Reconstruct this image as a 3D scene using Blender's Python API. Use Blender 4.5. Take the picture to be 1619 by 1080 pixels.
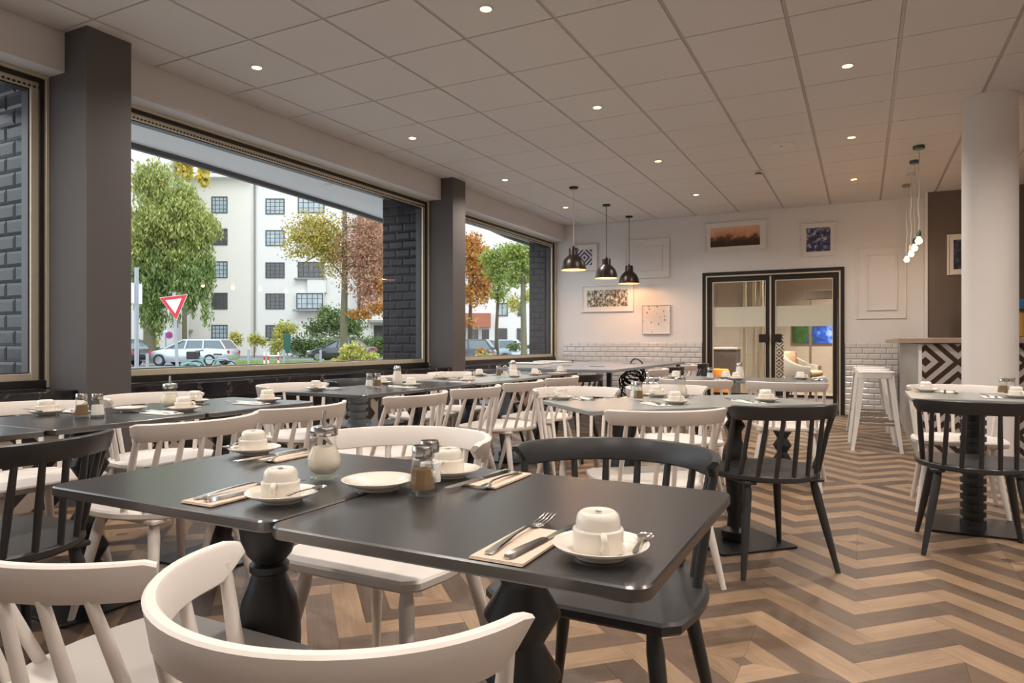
import bpy, bmesh, math, random
import numpy as np
from mathutils import Vector, Matrix
PI = math.pi
random.seed(7); RNG = np.random.default_rng(11)
for o in list(bpy.data.objects): bpy.data.objects.remove(o)
SC = bpy.context.scene; COL = SC.collection

# ------------------------------------------------------------------ camera, sky, exposure
H, TH = 1.05, math.radians(27.2)
cam = bpy.data.cameras.new('camera'); camo = bpy.data.objects.new('camera', cam); COL.objects.link(camo)
cam.sensor_width = 36; cam.lens = 1080/1619*36; cam.shift_y = 1/1619; cam.clip_start = .02; cam.clip_end = 400
camo.location = (0, 0, H); camo.rotation_euler = (PI/2, 0, TH)
SC.camera = camo
SC.view_settings.view_transform = 'Standard'; SC.view_settings.look = 'None'
SC.view_settings.gamma = 1; SC.view_settings.use_curve_mapping = False
SC.view_settings.exposure = 0.55
w = bpy.data.worlds.new('world'); SC.world = w; w.use_nodes = True
wn = w.node_tree.nodes; wl = w.node_tree.links
bg = wn['Background']; bg.inputs['Strength'].default_value = 1.75
tc = wn.new('ShaderNodeTexCoord'); sx = wn.new('ShaderNodeSeparateXYZ'); cr = wn.new('ShaderNodeValToRGB')
wl.new(tc.outputs['Generated'], sx.inputs[0]); wl.new(sx.outputs['Z'], cr.inputs[0]); wl.new(cr.outputs[0], bg.inputs[0])
cr.color_ramp.elements[0].color = (.88, .93, .98, 1); cr.color_ramp.elements[1].color = (.72, .84, 1, 1)
sun = bpy.data.lights.new('sun', 'SUN'); sun.energy = .9; sun.angle = .5; sun.color = (1, .93, .82)
suno = bpy.data.objects.new('sun', sun); COL.objects.link(suno); suno.rotation_euler = (math.radians(42), 0, math.radians(60))

# ------------------------------------------------------------------ material helpers
def new_mat(name):
    m = bpy.data.materials.new(name); m.use_nodes = True
    return m, m.node_tree.nodes, m.node_tree.links, m.node_tree.nodes['Principled BSDF']
def mat(name, col, rough=.5, metal=0, noise=0, nscale=20, bump=0, bscale=60, coat=0, spec=.5, stretch=None):
    m, n, l, p = new_mat(name)
    p.inputs['Base Color'].default_value = (*col, 1); p.inputs['Roughness'].default_value = rough
    p.inputs['Metallic'].default_value = metal; p.inputs['Coat Weight'].default_value = coat
    p.inputs['Specular IOR Level'].default_value = spec
    if noise or bump:
        t = n.new('ShaderNodeTexCoord'); mp = n.new('ShaderNodeMapping'); l.new(t.outputs['Object'], mp.inputs[0])
        if stretch: mp.inputs['Scale'].default_value = stretch
    if noise:
        a = n.new('ShaderNodeTexNoise'); a.inputs['Scale'].default_value = nscale; a.inputs['Detail'].default_value = 4
        l.new(mp.outputs[0], a.inputs[0])
        r = n.new('ShaderNodeMapRange'); r.inputs[3].default_value = 1-noise; r.inputs[4].default_value = 1+noise
        l.new(a.outputs[0], r.inputs[0])
        x = n.new('ShaderNodeVectorMath'); x.operation = 'SCALE'; x.inputs[0].default_value = col
        l.new(r.outputs[0], x.inputs['Scale']); l.new(x.outputs[0], p.inputs['Base Color'])
    if bump:
        b = n.new('ShaderNodeTexNoise'); b.inputs['Scale'].default_value = bscale; l.new(mp.outputs[0], b.inputs[0])
        bb = n.new('ShaderNodeBump'); bb.inputs['Strength'].default_value = bump; bb.inputs['Distance'].default_value = .002
        l.new(b.outputs[0], bb.inputs['Height']); l.new(bb.outputs[0], p.inputs['Normal'])
    return m
def emis(name, col, s):
    m, n, l, p = new_mat(name)
    p.inputs['Base Color'].default_value = (*col, 1); p.inputs['Emission Color'].default_value = (*col, 1)
    p.inputs['Emission Strength'].default_value = s; return m
def glass(name, col=(1, 1, 1), refl=1.0, rough=0.0, ior=1.45):
    m, n, l, p = new_mat(name); n.remove(p)
    t = n.new('ShaderNodeBsdfTransparent'); t.inputs[0].default_value = (*col, 1)
    g = n.new('ShaderNodeBsdfGlossy'); g.inputs['Roughness'].default_value = rough
    f = n.new('ShaderNodeLayerWeight'); f.inputs['Blend'].default_value = .5
    pw = n.new('ShaderNodeMath'); pw.operation = 'POWER'; pw.inputs[1].default_value = 4.5; l.new(f.outputs['Facing'], pw.inputs[0])
    k = n.new('ShaderNodeMath'); k.operation = 'MULTIPLY_ADD'; k.inputs[1].default_value = refl; k.inputs[2].default_value = .035*refl; l.new(pw.outputs[0], k.inputs[0])
    x = n.new('ShaderNodeMixShader'); l.new(k.outputs[0], x.inputs[0]); l.new(t.outputs[0], x.inputs[1]); l.new(g.outputs[0], x.inputs[2])
    l.new(x.outputs[0], n['Material Output'].inputs[0]); return m
def M_(n, l, op, a, b=None):
    k = n.new('ShaderNodeMath'); k.operation = op
    for i, v in enumerate((a, b)):
        if v is None: continue
        if isinstance(v, (int, float)): k.inputs[i].default_value = v
        else: l.new(v, k.inputs[i])
    return k.outputs[0]
def diamond_mat(name, axes, P, Q, pitch, ox, oz, dark, light, sx=1.0, rough=.35):
    """concentric diamonds: d=|tri(x)|+|tri(z)|, alternating bands"""
    m, n, l, p = new_mat(name); p.inputs['Roughness'].default_value = rough
    t = n.new('ShaderNodeTexCoord'); s = n.new('ShaderNodeSeparateXYZ'); l.new(t.outputs['Object'], s.inputs[0])
    def tri(o, off, per): return M_(n, l, 'PINGPONG', M_(n, l, 'SUBTRACT', o, off), per/2)
    d = M_(n, l, 'ADD', M_(n, l, 'MULTIPLY', tri(s.outputs[axes[0]], ox, P), sx), tri(s.outputs[axes[1]], oz, Q))
    f = M_(n, l, 'GREATER_THAN', M_(n, l, 'FRACT', M_(n, l, 'DIVIDE', M_(n, l, 'ADD', d, pitch*.1), pitch)), .5)
    x = n.new('ShaderNodeMix'); x.data_type = 'RGBA'; l.new(f, x.inputs['Factor'])
    x.inputs[6].default_value = (*dark, 1); x.inputs[7].default_value = (*light, 1)
    l.new(x.outputs[2], p.inputs['Base Color']); return m
def ramp_mat(name, stops, scale=6, detail=6, rough=.6, stretch=(1, 1, 1), kind='noise', grad=None):
    m, n, l, p = new_mat(name); p.inputs['Roughness'].default_value = rough
    t = n.new('ShaderNodeTexCoord'); mp = n.new('ShaderNodeMapping'); mp.inputs['Scale'].default_value = stretch
    l.new(t.outputs['Object'], mp.inputs[0])
    if kind == 'noise':
        a = n.new('ShaderNodeTexNoise'); a.inputs['Detail'].default_value = detail; a.inputs['Roughness'].default_value = .65
    else:
        a = n.new('ShaderNodeTexVoronoi')
    a.inputs['Scale'].default_value = scale; l.new(mp.outputs[0], a.inputs[0])
    v = a.outputs[0]
    if grad:
        s = n.new('ShaderNodeSeparateXYZ'); l.new(t.outputs['Object'], s.inputs[0])
        v = M_(n, l, 'ADD', M_(n, l, 'MULTIPLY', v, grad[3]), M_(n, l, 'MULTIPLY', M_(n, l, 'SUBTRACT', s.outputs[grad[0]], grad[1]), grad[2]))
    r = n.new('ShaderNodeValToRGB'); l.new(v, r.inputs[0]); e = r.color_ramp.elements
    while len(e) < len(stops): e.new(.5)
    for i, (q, c) in enumerate(stops): e[i].position = q; e[i].color = (*c, 1)
    l.new(r.outputs[0], p.inputs['Base Color']); return m
def leaf_mat(name, stops, trans=.35):
    m, n, l, p = new_mat(name)
    g = n.new('ShaderNodeNewGeometry'); r = n.new('ShaderNodeValToRGB'); l.new(g.outputs['Random Per Island'], r.inputs[0])
    e = r.color_ramp.elements
    while len(e) < len(stops): e.new(.5)
    for i, c in enumerate(stops): e[i].position = i/(len(stops)-1); e[i].color = (*c, 1)
    l.new(r.outputs[0], p.inputs['Base Color']); p.inputs['Roughness'].default_value = .6
    tr = n.new('ShaderNodeBsdfTranslucent'); l.new(r.outputs[0], tr.inputs[0])
    x = n.new('ShaderNodeMixShader'); x.inputs[0].default_value = trans
    l.new(p.outputs[0], x.inputs[1]); l.new(tr.outputs[0], x.inputs[2]); l.new(x.outputs[0], n['Material Output'].inputs[0])
    return m
def plank_mat(name, c0, c1):
    m, n, l, p = new_mat(name); p.inputs['Roughness'].default_value = .42
    uv = n.new('ShaderNodeUVMap'); oi = n.new('ShaderNodeObjectInfo'); gi = n.new('ShaderNodeNewGeometry')
    rnd = M_(n, l, 'FRACT', M_(n, l, 'ADD', oi.outputs['Random'], gi.outputs['Random Per Island']))
    cb = n.new('ShaderNodeCombineXYZ'); k = M_(n, l, 'MULTIPLY', rnd, 37.0); l.new(k, cb.inputs[0]); l.new(k, cb.inputs[1])
    ad = n.new('ShaderNodeVectorMath'); ad.operation = 'ADD'; l.new(uv.outputs[0], ad.inputs[0]); l.new(cb.outputs[0], ad.inputs[1])
    mp = n.new('ShaderNodeMapping'); mp.inputs['Scale'].default_value = (5, 70, 1); l.new(ad.outputs[0], mp.inputs[0])
    a = n.new('ShaderNodeTexNoise'); a.inputs['Scale'].default_value = 1; a.inputs['Detail'].default_value = 5
    a.inputs['Roughness'].default_value = .7; a.inputs['Distortion'].default_value = .6; l.new(mp.outputs[0], a.inputs[0])
    mp2 = n.new('ShaderNodeMapping'); mp2.inputs['Scale'].default_value = (3, 12, 1); l.new(ad.outputs[0], mp2.inputs[0])
    b = n.new('ShaderNodeTexNoise'); b.inputs['Scale'].default_value = 1; b.inputs['Detail'].default_value = 3; l.new(mp2.outputs[0], b.inputs[0])
    v = M_(n, l, 'ADD', M_(n, l, 'MULTIPLY', a.outputs[0], .55), M_(n, l, 'ADD', M_(n, l, 'MULTIPLY', b.outputs[0], .35), M_(n, l, 'MULTIPLY', rnd, .20)))
    r = n.new('ShaderNodeValToRGB'); l.new(v, r.inputs[0]); r.color_ramp.elements[0].position = .32; r.color_ramp.elements[1].position = .82
    r.color_ramp.elements[0].color = (*c0, 1); r.color_ramp.elements[1].color = (*c1, 1)
    l.new(r.outputs[0], p.inputs['Base Color'])
    bb = n.new('ShaderNodeBump'); bb.inputs['Strength'].default_value = .25; bb.inputs['Distance'].default_value = .001
    l.new(a.outputs[0], bb.inputs['Height']); l.new(bb.outputs[0], p.inputs['Normal'])
    return m

WHITE_PAINT = mat('white_chair_paint', (.70, .64, .59), .42, noise=.03, nscale=8)
DARK_PAINT = mat('charcoal_chair_paint', (.030, .029, .030), .36, noise=.1, nscale=10)
TOP_DARK = mat('charcoal_laminate', (.018, .0175, .018), .27, noise=.06, nscale=4, spec=1.0)
TOP_DARK.node_tree.nodes['Principled BSDF'].inputs['IOR'].default_value = 1.75
TOP_PALE = mat('pale_grey_laminate', (.29, .30, .285), .25, noise=.03, nscale=4)
TOP_GREY = mat('mid_grey_laminate', (.16, .165, .17), .25, noise=.04, nscale=4)
PED_DARK = mat('black_turned_wood', (.020, .020, .021), .38, noise=.1)
PED_GREY = mat('grey_blue_turned_wood', (.20, .23, .26), .4, noise=.08)
BASE_BLACK = mat('black_steel', (.015, .015, .017), .32, metal=.3, noise=.1)
CERAMIC = mat('cream_ceramic', (.74, .68, .60), .12, coat=.5, noise=.02)
CHROME = mat('polished_steel', (.62, .60, .58), .18, metal=1, noise=.03)
NAPKIN = mat('beige_paper', (.60, .47, .37), .85, noise=.06, nscale=40, bump=.2, bscale=200)
NAPKIN_W = mat('white_paper', (.72, .68, .62), .85, noise=.04, nscale=40)
GLASS = glass('clear_glass', (.992, .995, .99), .8, .02)
PANE = glass('window_glass', (.97, .985, .98), .55)
SUGAR = mat('white_sugar', (.78, .70, .58), .9, noise=.05, nscale=200, bump=.4, bscale=600)
SALT = mat('salt_grains', (.80, .78, .74), .9, noise=.05, nscale=300)
PEPPER = mat('ground_pepper', (.20, .12, .05), .9, noise=.4, nscale=400)
WALLW = mat('pale_wall_paint', (.71, .685, .67), .8, noise=.02, nscale=3, bump=.03, bscale=120)
PILLAR = mat('taupe_grey_paint', (.105, .093, .090), .75, noise=.03, nscale=3, bump=.04, bscale=120)
BEAMM = mat('light_grey_beam_paint', (.66, .63, .615), .8, noise=.02, nscale=3)
DARKWALL = mat('brown_grey_wall_paint', (.135, .105, .090), .75, noise=.04, nscale=3)
CEILM = mat('ceiling_tile_white', (.62, .585, .565), .9, noise=.025, nscale=30, bump=.15, bscale=300)
GRIDM = mat('ceiling_rail_paint', (.40, .36, .335), .5, noise=.02)
COLUMNM = mat('column_plaster', (.74, .69, .65), .7, noise=.02, nscale=3)
BRASS = mat('brushed_brass', (.70, .63, .49), .42, metal=.55, noise=.08, nscale=30)
BLACKF = mat('black_frame', (.018, .014, .012), .35, noise=.1)
FRAMEW = mat('white_picture_frame', (.72, .68, .65), .45, noise=.02)
MOUNTW = mat('off_white_mount', (.74, .70, .67), .7, noise=.02)
TILEW = mat('glazed_white_tile', (.62, .60, .585), .16, coat=.4, noise=.03, nscale=6)
TILEK = mat('glazed_black_tile', (.018, .015, .018), .22, noise=.3, nscale=12, bump=.35, bscale=25, spec=.22)
GROUT = mat('grey_grout', (.36, .34, .33), .9, noise=.05)
GROUTK = mat('dark_grout', (.06, .055, .055), .9, noise=.05)
MARBLE = ramp_mat('black_veined_marble', [(0, (.010, .010, .014)), (.585, (.016, .014, .017)), (.60, (.22, .18, .14)), (.615, (.02, .018, .018)), (1, (.04, .03, .03))], 7, 9, .12)
FLOORBASE = mat('floor_underlay', (.16, .12, .095), .6, noise=.1, nscale=6)
PL_L = plank_mat('light_oak_plank', (.135, .082, .046), (.37, .245, .150))
PL_D = plank_mat('dark_oak_plank', (.052, .034, .023), (.15, .095, .062))
LAMPB = mat('dark_bronze_lamp', (.035, .022, .018), .35, metal=.4, noise=.1)
LAMPIN = mat('copper_shade_lining', (.85, .45, .22), .4, metal=.3, noise=.05)
CORD = mat('black_cord', (.02, .02, .02), .6, noise=.05)
CORDW = mat('pale_textile_cord', (.65, .60, .55), .7, noise=.05)
DL_E = emis('downlight_glow', (1, .62, .24), 5)
BULB_E = emis('lamp_bulb_glow', (1, .66, .34), 2.0)
STEELW = mat('white_powder_coat', (.74, .71, .67), .3, noise=.03)
PLASTICW = mat('white_plastic', (.62, .58, .56), .5, noise=.02)
WOODC = ramp_mat('grey_oak_worktop', [(0, (.24, .17, .12)), (1, (.45, .35, .27))], 4, 6, .5, (1, 12, 12))
BARSIDE = ramp_mat('streaked_grey_laminate', [(.35, (.16, .14, .13)), (.5, (.42, .40, .37)), (.65, (.50, .48, .45))], 9, 6, .5, (1, 5, .6))
BARPAT = diamond_mat('bar_diamond_tiles', (0, 2), .48, 1.2, .109, .484, .879, (.045, .022, .014), (.50, .45, .42), 1.0)
SILLPAT = diamond_mat('wall_diamond_tiles', (1, 2), .8, 1.6, .27, 2.2, .30, (.035, .025, .022), (.50, .43, .37), 1.0)

# ------------------------------------------------------------------ mesh helpers
def obj(name, bm, m, parent=None, smooth=None, kind=None):
    me = bpy.data.meshes.new(name); bm.normal_update(); bm.to_mesh(me); bm.free()
    if smooth:
        me.shade_smooth(); me.set_sharp_from_angle(angle=math.radians(smooth))
    if m: me.materials.append(m)
    o = bpy.data.objects.new(name, me); COL.objects.link(o)
    if parent: o.parent = parent
    if kind: o['kind'] = kind
    return o
def thing(name, label, cat, loc=(0, 0, 0), rz=0, group=None):
    o = bpy.data.objects.new(name, None); COL.objects.link(o); o.empty_display_size = .1
    o.location = loc; o.rotation_euler = (0, 0, rz); o['label'] = label; o['category'] = cat
    if group: o['group'] = group
    return o
def tag(o, label, cat, group=None):
    o['label'] = label; o['category'] = cat
    if group: o['group'] = group
    return o
def struct(name, bm, m, parent=None, smooth=None):
    o = obj(name, bm, m, parent, smooth)
    if not parent: o['kind'] = 'structure'
    return o
def copy_tree(o, parent=None):
    c = o.copy(); COL.objects.link(c); c.parent = parent
    for ch in list(o.children): copy_tree(ch, c)
    return c
def BM(): return bmesh.new()
def box(bm, x0, x1, y0, y1, z0, z1, bev=0, mtx=None):
    r = bmesh.ops.create_cube(bm, size=1)
    vs = r['verts']
    for v in vs:
        v.co = Vector(((x0+x1)/2+v.co.x*(x1-x0), (y0+y1)/2+v.co.y*(y1-y0), (z0+z1)/2+v.co.z*(z1-z0)))
    if bev:
        es = list({e for v in vs for e in v.link_edges})
        b = bmesh.ops.bevel(bm, geom=es, offset=bev, segments=1, affect='EDGES'); vs = list({v for f in b['faces'] for v in f.verts} | {v for v in vs if v.is_valid})
    if mtx is not None:
        for v in vs: v.co = mtx @ v.co
    return vs
def loft(bm, rings, cap=True, closed=True):
    rr = [[bm.verts.new(p) for p in r] for r in rings]; n = len(rr[0])
    for a, b in zip(rr, rr[1:]):
        for i in range(n if closed else n-1):
            j = (i+1) % n
            bm.faces.new((a[i], a[j], b[j], b[i]))
    if cap:
        bm.faces.new(list(reversed(rr[0]))); bm.faces.new(rr[-1])
    return rr
def ring(c, ax, r, n):
    ax = ax.normalized(); u = ax.orthogonal().normalized() if abs(ax.z) < .99 else Vector((1, 0, 0)); v = ax.cross(u).normalized(); u = v.cross(ax)
    return [c+u*math.cos(2*PI*i/n)*r+v*math.sin(2*PI*i/n)*r for i in range(n)]
def tube(bm, pts, r, n=8, cap=True):
    pts = [Vector(p) for p in pts]; rs = r if isinstance(r, (list, tuple)) else [r]*len(pts); R = []
    pu = None
    for i, p in enumerate(pts):
        d = (pts[min(i+1, len(pts)-1)]-pts[max(i-1, 0)]).normalized()
        if pu is None: pu = d.orthogonal().normalized()
        u = (pu-d*pu.dot(d)).normalized(); v = d.cross(u); pu = u
        R.append([p+u*math.cos(2*PI*k/n)*rs[i]+v*math.sin(2*PI*k/n)*rs[i] for k in range(n)])
    loft(bm, R, cap)
def lathe(bm, prof, n=24, c=(0, 0, 0), flute=0, sc=1):
    c = Vector(c); R = []
    for r, z in prof:
        R.append([c+Vector((max(r, 1e-4)*(1+(flute*math.cos(k*PI) if flute and r > .01 else 0))*math.cos(2*PI*k/n)*sc, max(r, 1e-4)*(1+(flute*math.cos(k*PI) if flute and r > .01 else 0))*math.sin(2*PI*k/n)*sc, z*sc)) for k in range(n)])
    loft(bm, R)
    bmesh.ops.recalc_face_normals(bm, faces=bm.faces)
def prism(bm, pts, z0, z1, bev=0):
    """outline pts (x,y) extruded z0..z1 with small chamfer"""
    def off(s):
        cx = sum(p[0] for p in pts)/len(pts); cy = sum(p[1] for p in pts)/len(pts)
        o = []
        for x, y in pts:
            d = math.hypot(x-cx, y-cy) or 1
            o.append((x-(x-cx)/d*s, y-(y-cy)/d*s))
        return o
    if bev:
        L = [(off(bev), z0), (pts, z0+bev), (pts, z1-bev), (off(bev), z1)]
    else: L = [(pts, z0), (pts, z1)]
    loft(bm, [[Vector((x, y, z)) for x, y in q] for q, z in L])
    bmesh.ops.recalc_face_normals(bm, faces=bm.faces)
def rrect(x0, x1, y0, y1, r, k=4):
    o = []
    for cx, cy, a in ((x1-r, y1-r, 0), (x0+r, y1-r, 90), (x0+r, y0+r, 180), (x1-r, y0+r, 270)):
        for i in range(k+1):
            t = math.radians(a+90*i/k); o.append((cx+r*math.cos(t), cy+r*math.sin(t)))
    return o

# ================================================================== SETTING
XW, YB, HC = -4.75, 10.9, 3.04         # window plane, back wall, ceiling
XR, YN = 5.2, -3.0                      # right wall, near wall
# floor: zigzag planks with diamond medallions
bm = BM(); box(bm, XW-.1, XR, YN, YB, -.12, -.006); floor = struct('floor', bm, FLOORBASE)
def plank_mesh(kind, quads, uvang):
    """quads: list of corner lists (x,y) ; chamfered slabs, uv along grain"""
    bm = BM(); uvl = bm.loops.layers.uv.new('UVMap')
    for q, ang in quads:
        cx = sum(p[0] for p in q)/len(q); cy = sum(p[1] for p in q)/len(q)
        def ins(s): return [(cx+(x-cx)*(1-s/max(.02, math.hypot(x-cx, y-cy))), cy+(y-cy)*(1-s/max(.02, math.hypot(x-cx, y-cy)))) for x, y in q]
        a = [bm.verts.new((x, y, -.006)) for x, y in ins(.0003)]; b = [bm.verts.new((x, y, -.0008)) for x, y in ins(.0003)]
        c = [bm.verts.new((x, y, 0)) for x, y in ins(.0012)]
        n = len(q); F = []
        for i in range(n):
            j = (i+1) % n
            F.append(bm.faces.new((a[i], a[j], b[j], b[i]))); F.append(bm.faces.new((b[i], b[j], c[j], c[i])))
        F.append(bm.faces.new(c))
        ca, sa = math.cos(ang), math.sin(ang)
        for f in F:
            for lp in f.loops:
                x, y = lp.vert.co.x, lp.vert.co.y; lp[uvl].uv = (x*ca+y*sa, -x*sa+y*ca)
    me = bpy.data.meshes.new(kind); bm.normal_update(); bm.to_mesh(me); bm.free(); return me
HP, PV = .325, .149; A0X, A0Y = -.028, 4.012; ROW = HP+9*PV
planks = []       # (cx, cy, quad relative, angle, tone)
for ix in range(-16, 8):
    x0 = A0X+ix*HP
    for jr in range(-4, 6):
        # diamond row jr centred on y = A0Y+jr*ROW, centres on even/odd columns by row
        even = (ix+jr) % 2 == 0
        ya = A0Y+jr*ROW                       # centre row y
        s = 1 if even else -1                 # going right from x0: from a diamond centre to a gap or back
        # medallion edge above row: at a centre column y=ya+HP, at a gap column y=ya
        yl, yr = (ya+HP, ya) if even else (ya, ya+HP)
        # band between row jr and the next row up: 9 strips
        for k in range(9):
            b0l, b0r = yl+k*PV, yr+k*PV
            x1 = x0+HP; h_ = PV/2
            if even: q = [(x0-h_, b0l+h_), (x1, b0r), (x1+h_, b0r+h_), (x0, b0l+PV)]      # falling planks run through the corners
            else: q = [(x0+h_, b0l+h_), (x1, b0r), (x1-h_, b0r+h_), (x0, b0l+PV)]
            planks.append((x0+HP/2, (b0l+b0r+PV)/2, q, -PI/4 if even else PI/4, 'L' if k % 2 == 0 else 'D'))
        if even:      # medallion pieces around (x0, ya): outer dark ring, light ring, dark centre
            for (r0, r1, tone) in ((.176, HP, 'D'), (.035, .176, 'L')):
                for qd in range(4):
                    a = qd*PI/2; b = a+PI/2
                    P = lambda t, r: (x0+math.cos(t)*r, ya+math.sin(t)*r)
                    q = [P(a, r0), P(a, r1), P(b, r1), P(b, r0)]
                    planks.append((sum(p[0] for p in q)/4, sum(p[1] for p in q)/4, q, (a+b)/2+PI/2, tone))
            q = [(x0+.035, ya), (x0, ya+.035), (x0-.035, ya), (x0, ya-.035)]
            planks.append((x0, ya, q, PI/4, 'D'))
vis = []
for p in planks:
    x, y = p[0], p[1]
    if not (-4.6 < x < 2.1 and .2 < y < YB-.1): continue
    d = -math.sin(TH)*x+math.cos(TH)*y; r = math.cos(TH)*x+math.sin(TH)*y
    inview = d > .3 and abs(r/d) < .80 and d > 1.75
    vis.append((d if inview else d+100, p))
vis.sort(key=lambda t: t[0])
def clipq(q):
    q = [(x, min(y, YB)) for x, y in q]; return q
cache = {}
for d, p in vis[:300]:
    x, y, q, ang, tone = p
    rel = tuple((round(a-x, 4), round(b-y, 4)) for a, b in q); key = (rel, tone)
    if key not in cache:
        me = plank_mesh('plank', [(rel, ang)], ang); me.materials.append(PL_L if tone == 'L' else PL_D); cache[key] = me
    o = bpy.data.objects.new('plank', cache[key]); COL.objects.link(o); o.location = (x, y, 0); o.parent = floor
for tone, mm, nm in (('L', PL_L, 'light_planks'), ('D', PL_D, 'dark_planks')):
    me = plank_mesh(nm, [(clipq(p[2]), p[3]) for d, p in vis[300:] if p[4] == tone], 0); me.materials.append(mm)
    o = bpy.data.objects.new(nm, me); COL.objects.link(o); o.parent = floor; o['kind'] = 'stuff'

# ceiling: plenum slab, rails, loose tiles
bm = BM(); box(bm, XW-.1, XR, YN, YB+.05, HC+.03, HC+.15); ceil = struct('ceiling', bm, GRIDM)
TX, TY = .634, .6417; gx0, gy0 = .217, 3.85
xs = [gx0+k*TX for k in range(-8, 9)]; ys = [gy0+k*TY for k in range(-11, 12)]
XC0 = -4.57
tilecache = {}
for i, xa in enumerate(xs[:-1]):
    for j, ya in enumerate(ys[:-1]):
        x0, x1, y0, y1 = max(xa, XC0), min(xs[i+1], XR), max(ya, YN), min(ys[j+1], YB)
        if x1-x0 < .05 or y1-y0 < .05: continue
        dcen = -math.sin(TH)*(x0+x1)/2+math.cos(TH)*(y0+y1)/2
        g = .011; h = .005
        key = (round(x1-x0, 3), round(y1-y0, 3))
        if key not in tilecache:
            bm = BM(); box(bm, -(x1-x0)/2+g, (x1-x0)/2-g, -(y1-y0)/2+h, (y1-y0)/2-h, 0, .02, .002)
            me = bpy.data.meshes.new('ceiling_tile'); bm.to_mesh(me); bm.free(); me.materials.append(CEILM); tilecache[key] = me
        o = bpy.data.objects.new('ceiling_tile', tilecache[key]); COL.objects.link(o); o.parent = ceil
        o.location = ((x0+x1)/2, (y0+y1)/2, HC)
bm = BM()
for x in xs:
    if XC0 < x < XR: box(bm, x-.009, x+.009, YN, YB, HC+.004, HC+.03)
for y in ys:
    if YN < y < YB: box(bm, XC0, XR, y-.003, y+.003, HC+.006, HC+.03)
struct('ceiling_rail', bm, GRIDM, ceil)

# window wall: beam, pillars, sill, parapet
bm = BM(); box(bm, XW-.25, XC0, YN, YB, 2.785, HC+.03); struct('trim_1', bm, BEAMM)
for k, y0 in enumerate((2.594, 7.0, -1.81)):
    bm = BM(); box(bm, XW-.1, -4.335 if k != 1 else -4.40, y0, y0+.295, -.01, HC+.02, .003); struct('pillar', bm, PILLAR).name = 'trim_%d' % (k+2)
bm = BM(); box(bm, XW-.12, -4.60, YN, YB, -.1, .625); struct('wall_left', bm, SILLPAT)
bm = BM(); box(bm, -4.60, -4.585, YN, YB, .46, .625); struct('trim_5', bm, BLACKF)
for k, (a, b) in enumerate(((YN, 2.594), (2.889, 7.0), (7.295, YB))):
    bm = BM(); box(bm, XW-.12, -4.42, a, b, .627, .748, .006); struct('trim_%d' % (k+6), bm, MARBLE)

# windows: black outer frame, stepped brass frame, pane
def window(n, y0, y1):
    z0, z1 = .752, 2.785; x = XW
    bm = BM()
    def fr(bm, y0, y1, z0, z1, wd, xa, xb, bev=.003):
        box(bm, xa, xb, y0, y0+wd, z0, z1, bev); box(bm, xa, xb, y1-wd, y1, z0, z1, bev)
        box(bm, xa, xb, y0+wd, y1-wd, z0, z0+wd, bev); box(bm, xa, xb, y0+wd, y1-wd, z1-wd, z1, bev)
    fr(bm, y0, y1, z0, z1, .022, x-.09, x+.015)
    fr(bm, y0+.045, y1-.045, z0+.045, z1-.045, .05, x-.11, x-.02)
    wo = struct('window_%d' % n, bm, BRASS)
    bm = BM(); fr(bm, y0+.018, y1-.018, z0+.018, z1-.018, .032, x-.085, x-.005); struct('black_rebate', bm, BLACKF, wo)
    bm = BM(); fr(bm, y0+.09, y1-.09, z0+.09, z1-.09, .012, x-.12, x-.04); struct('glazing_bead', bm, BLACKF, wo)
    bm = BM()
    for k in range(int((y1-y0)/.03)):         # perforated top vent strip
        box(bm, x-.022, x-.015, y0+.06+k*.03, y0+.075+k*.03, z1-.088, z1-.076)
    struct('vent_slots', bm, BLACKF, wo)
    bm = BM(); box(bm, x-.018, x+.018, y0+.02, y1-.02, z0, z0+.052, .004); struct('bottom_rail', bm, BLACKF, wo)
    bm = BM(); box(bm, x-.07, x-.062, y0+.095, y1-.095, z0+.095, z1-.095); struct('pane', bm, PANE, wo)
window(1, -1.45, 2.594); window(2, 2.889, 7.0); window(3, 7.295, YB-.02)

# back wall with white bevelled subway tiles and a double door opening
DX0, DX1, DZ = -2.238, -.236, 2.132
bm = BM(); box(bm, XW-.25, DX0, YB, YB+.15, -.1, HC+.12); box(bm, DX1, .76, YB, YB+.15, -.1, HC+.12); box(bm, DX0, DX1, YB, YB+.15, DZ, HC+.12)
wb = struct('wall_back', bm, WALLW)
bm = BM(); box(bm, -4.60, DX0, YB-.008, YB, 0, 1.045); box(bm, DX1, .44, YB-.008, YB, 0, 1.045); struct('grout_bed', bm, GROUT, wb)
def bev_tile(L, Hh, t=.012, e=.012, g=.002, m=TILEW, name='tile'):
    bm = BM(); a, b = L/2-g, Hh/2-g
    V = [bm.verts.new(v) for v in ((-a, 0, -b), (a, 0, -b), (a, 0, b), (-a, 0, b), (-a, -t*.4, -b), (a, -t*.4, -b), (a, -t*.4, b), (-a, -t*.4, b),
                                   (-a+e, -t, -b+e), (a-e, -t, -b+e), (a-e, -t, b-e), (-a+e, -t, b-e))]
    for q in ((0, 1, 5, 4), (1, 2, 6, 5), (2, 3, 7, 6), (3, 0, 4, 7), (4, 5, 9, 8), (5, 6, 10, 9), (6, 7, 11, 10), (7, 4, 8, 11), (8, 9, 10, 11)):
        bm.faces.new([V[i] for i in q])
    bm.normal_update(); me = bpy.data.meshes.new(name); bm.to_mesh(me); bm.free(); me.materials.append(m); return me
tcache = {}
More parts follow.
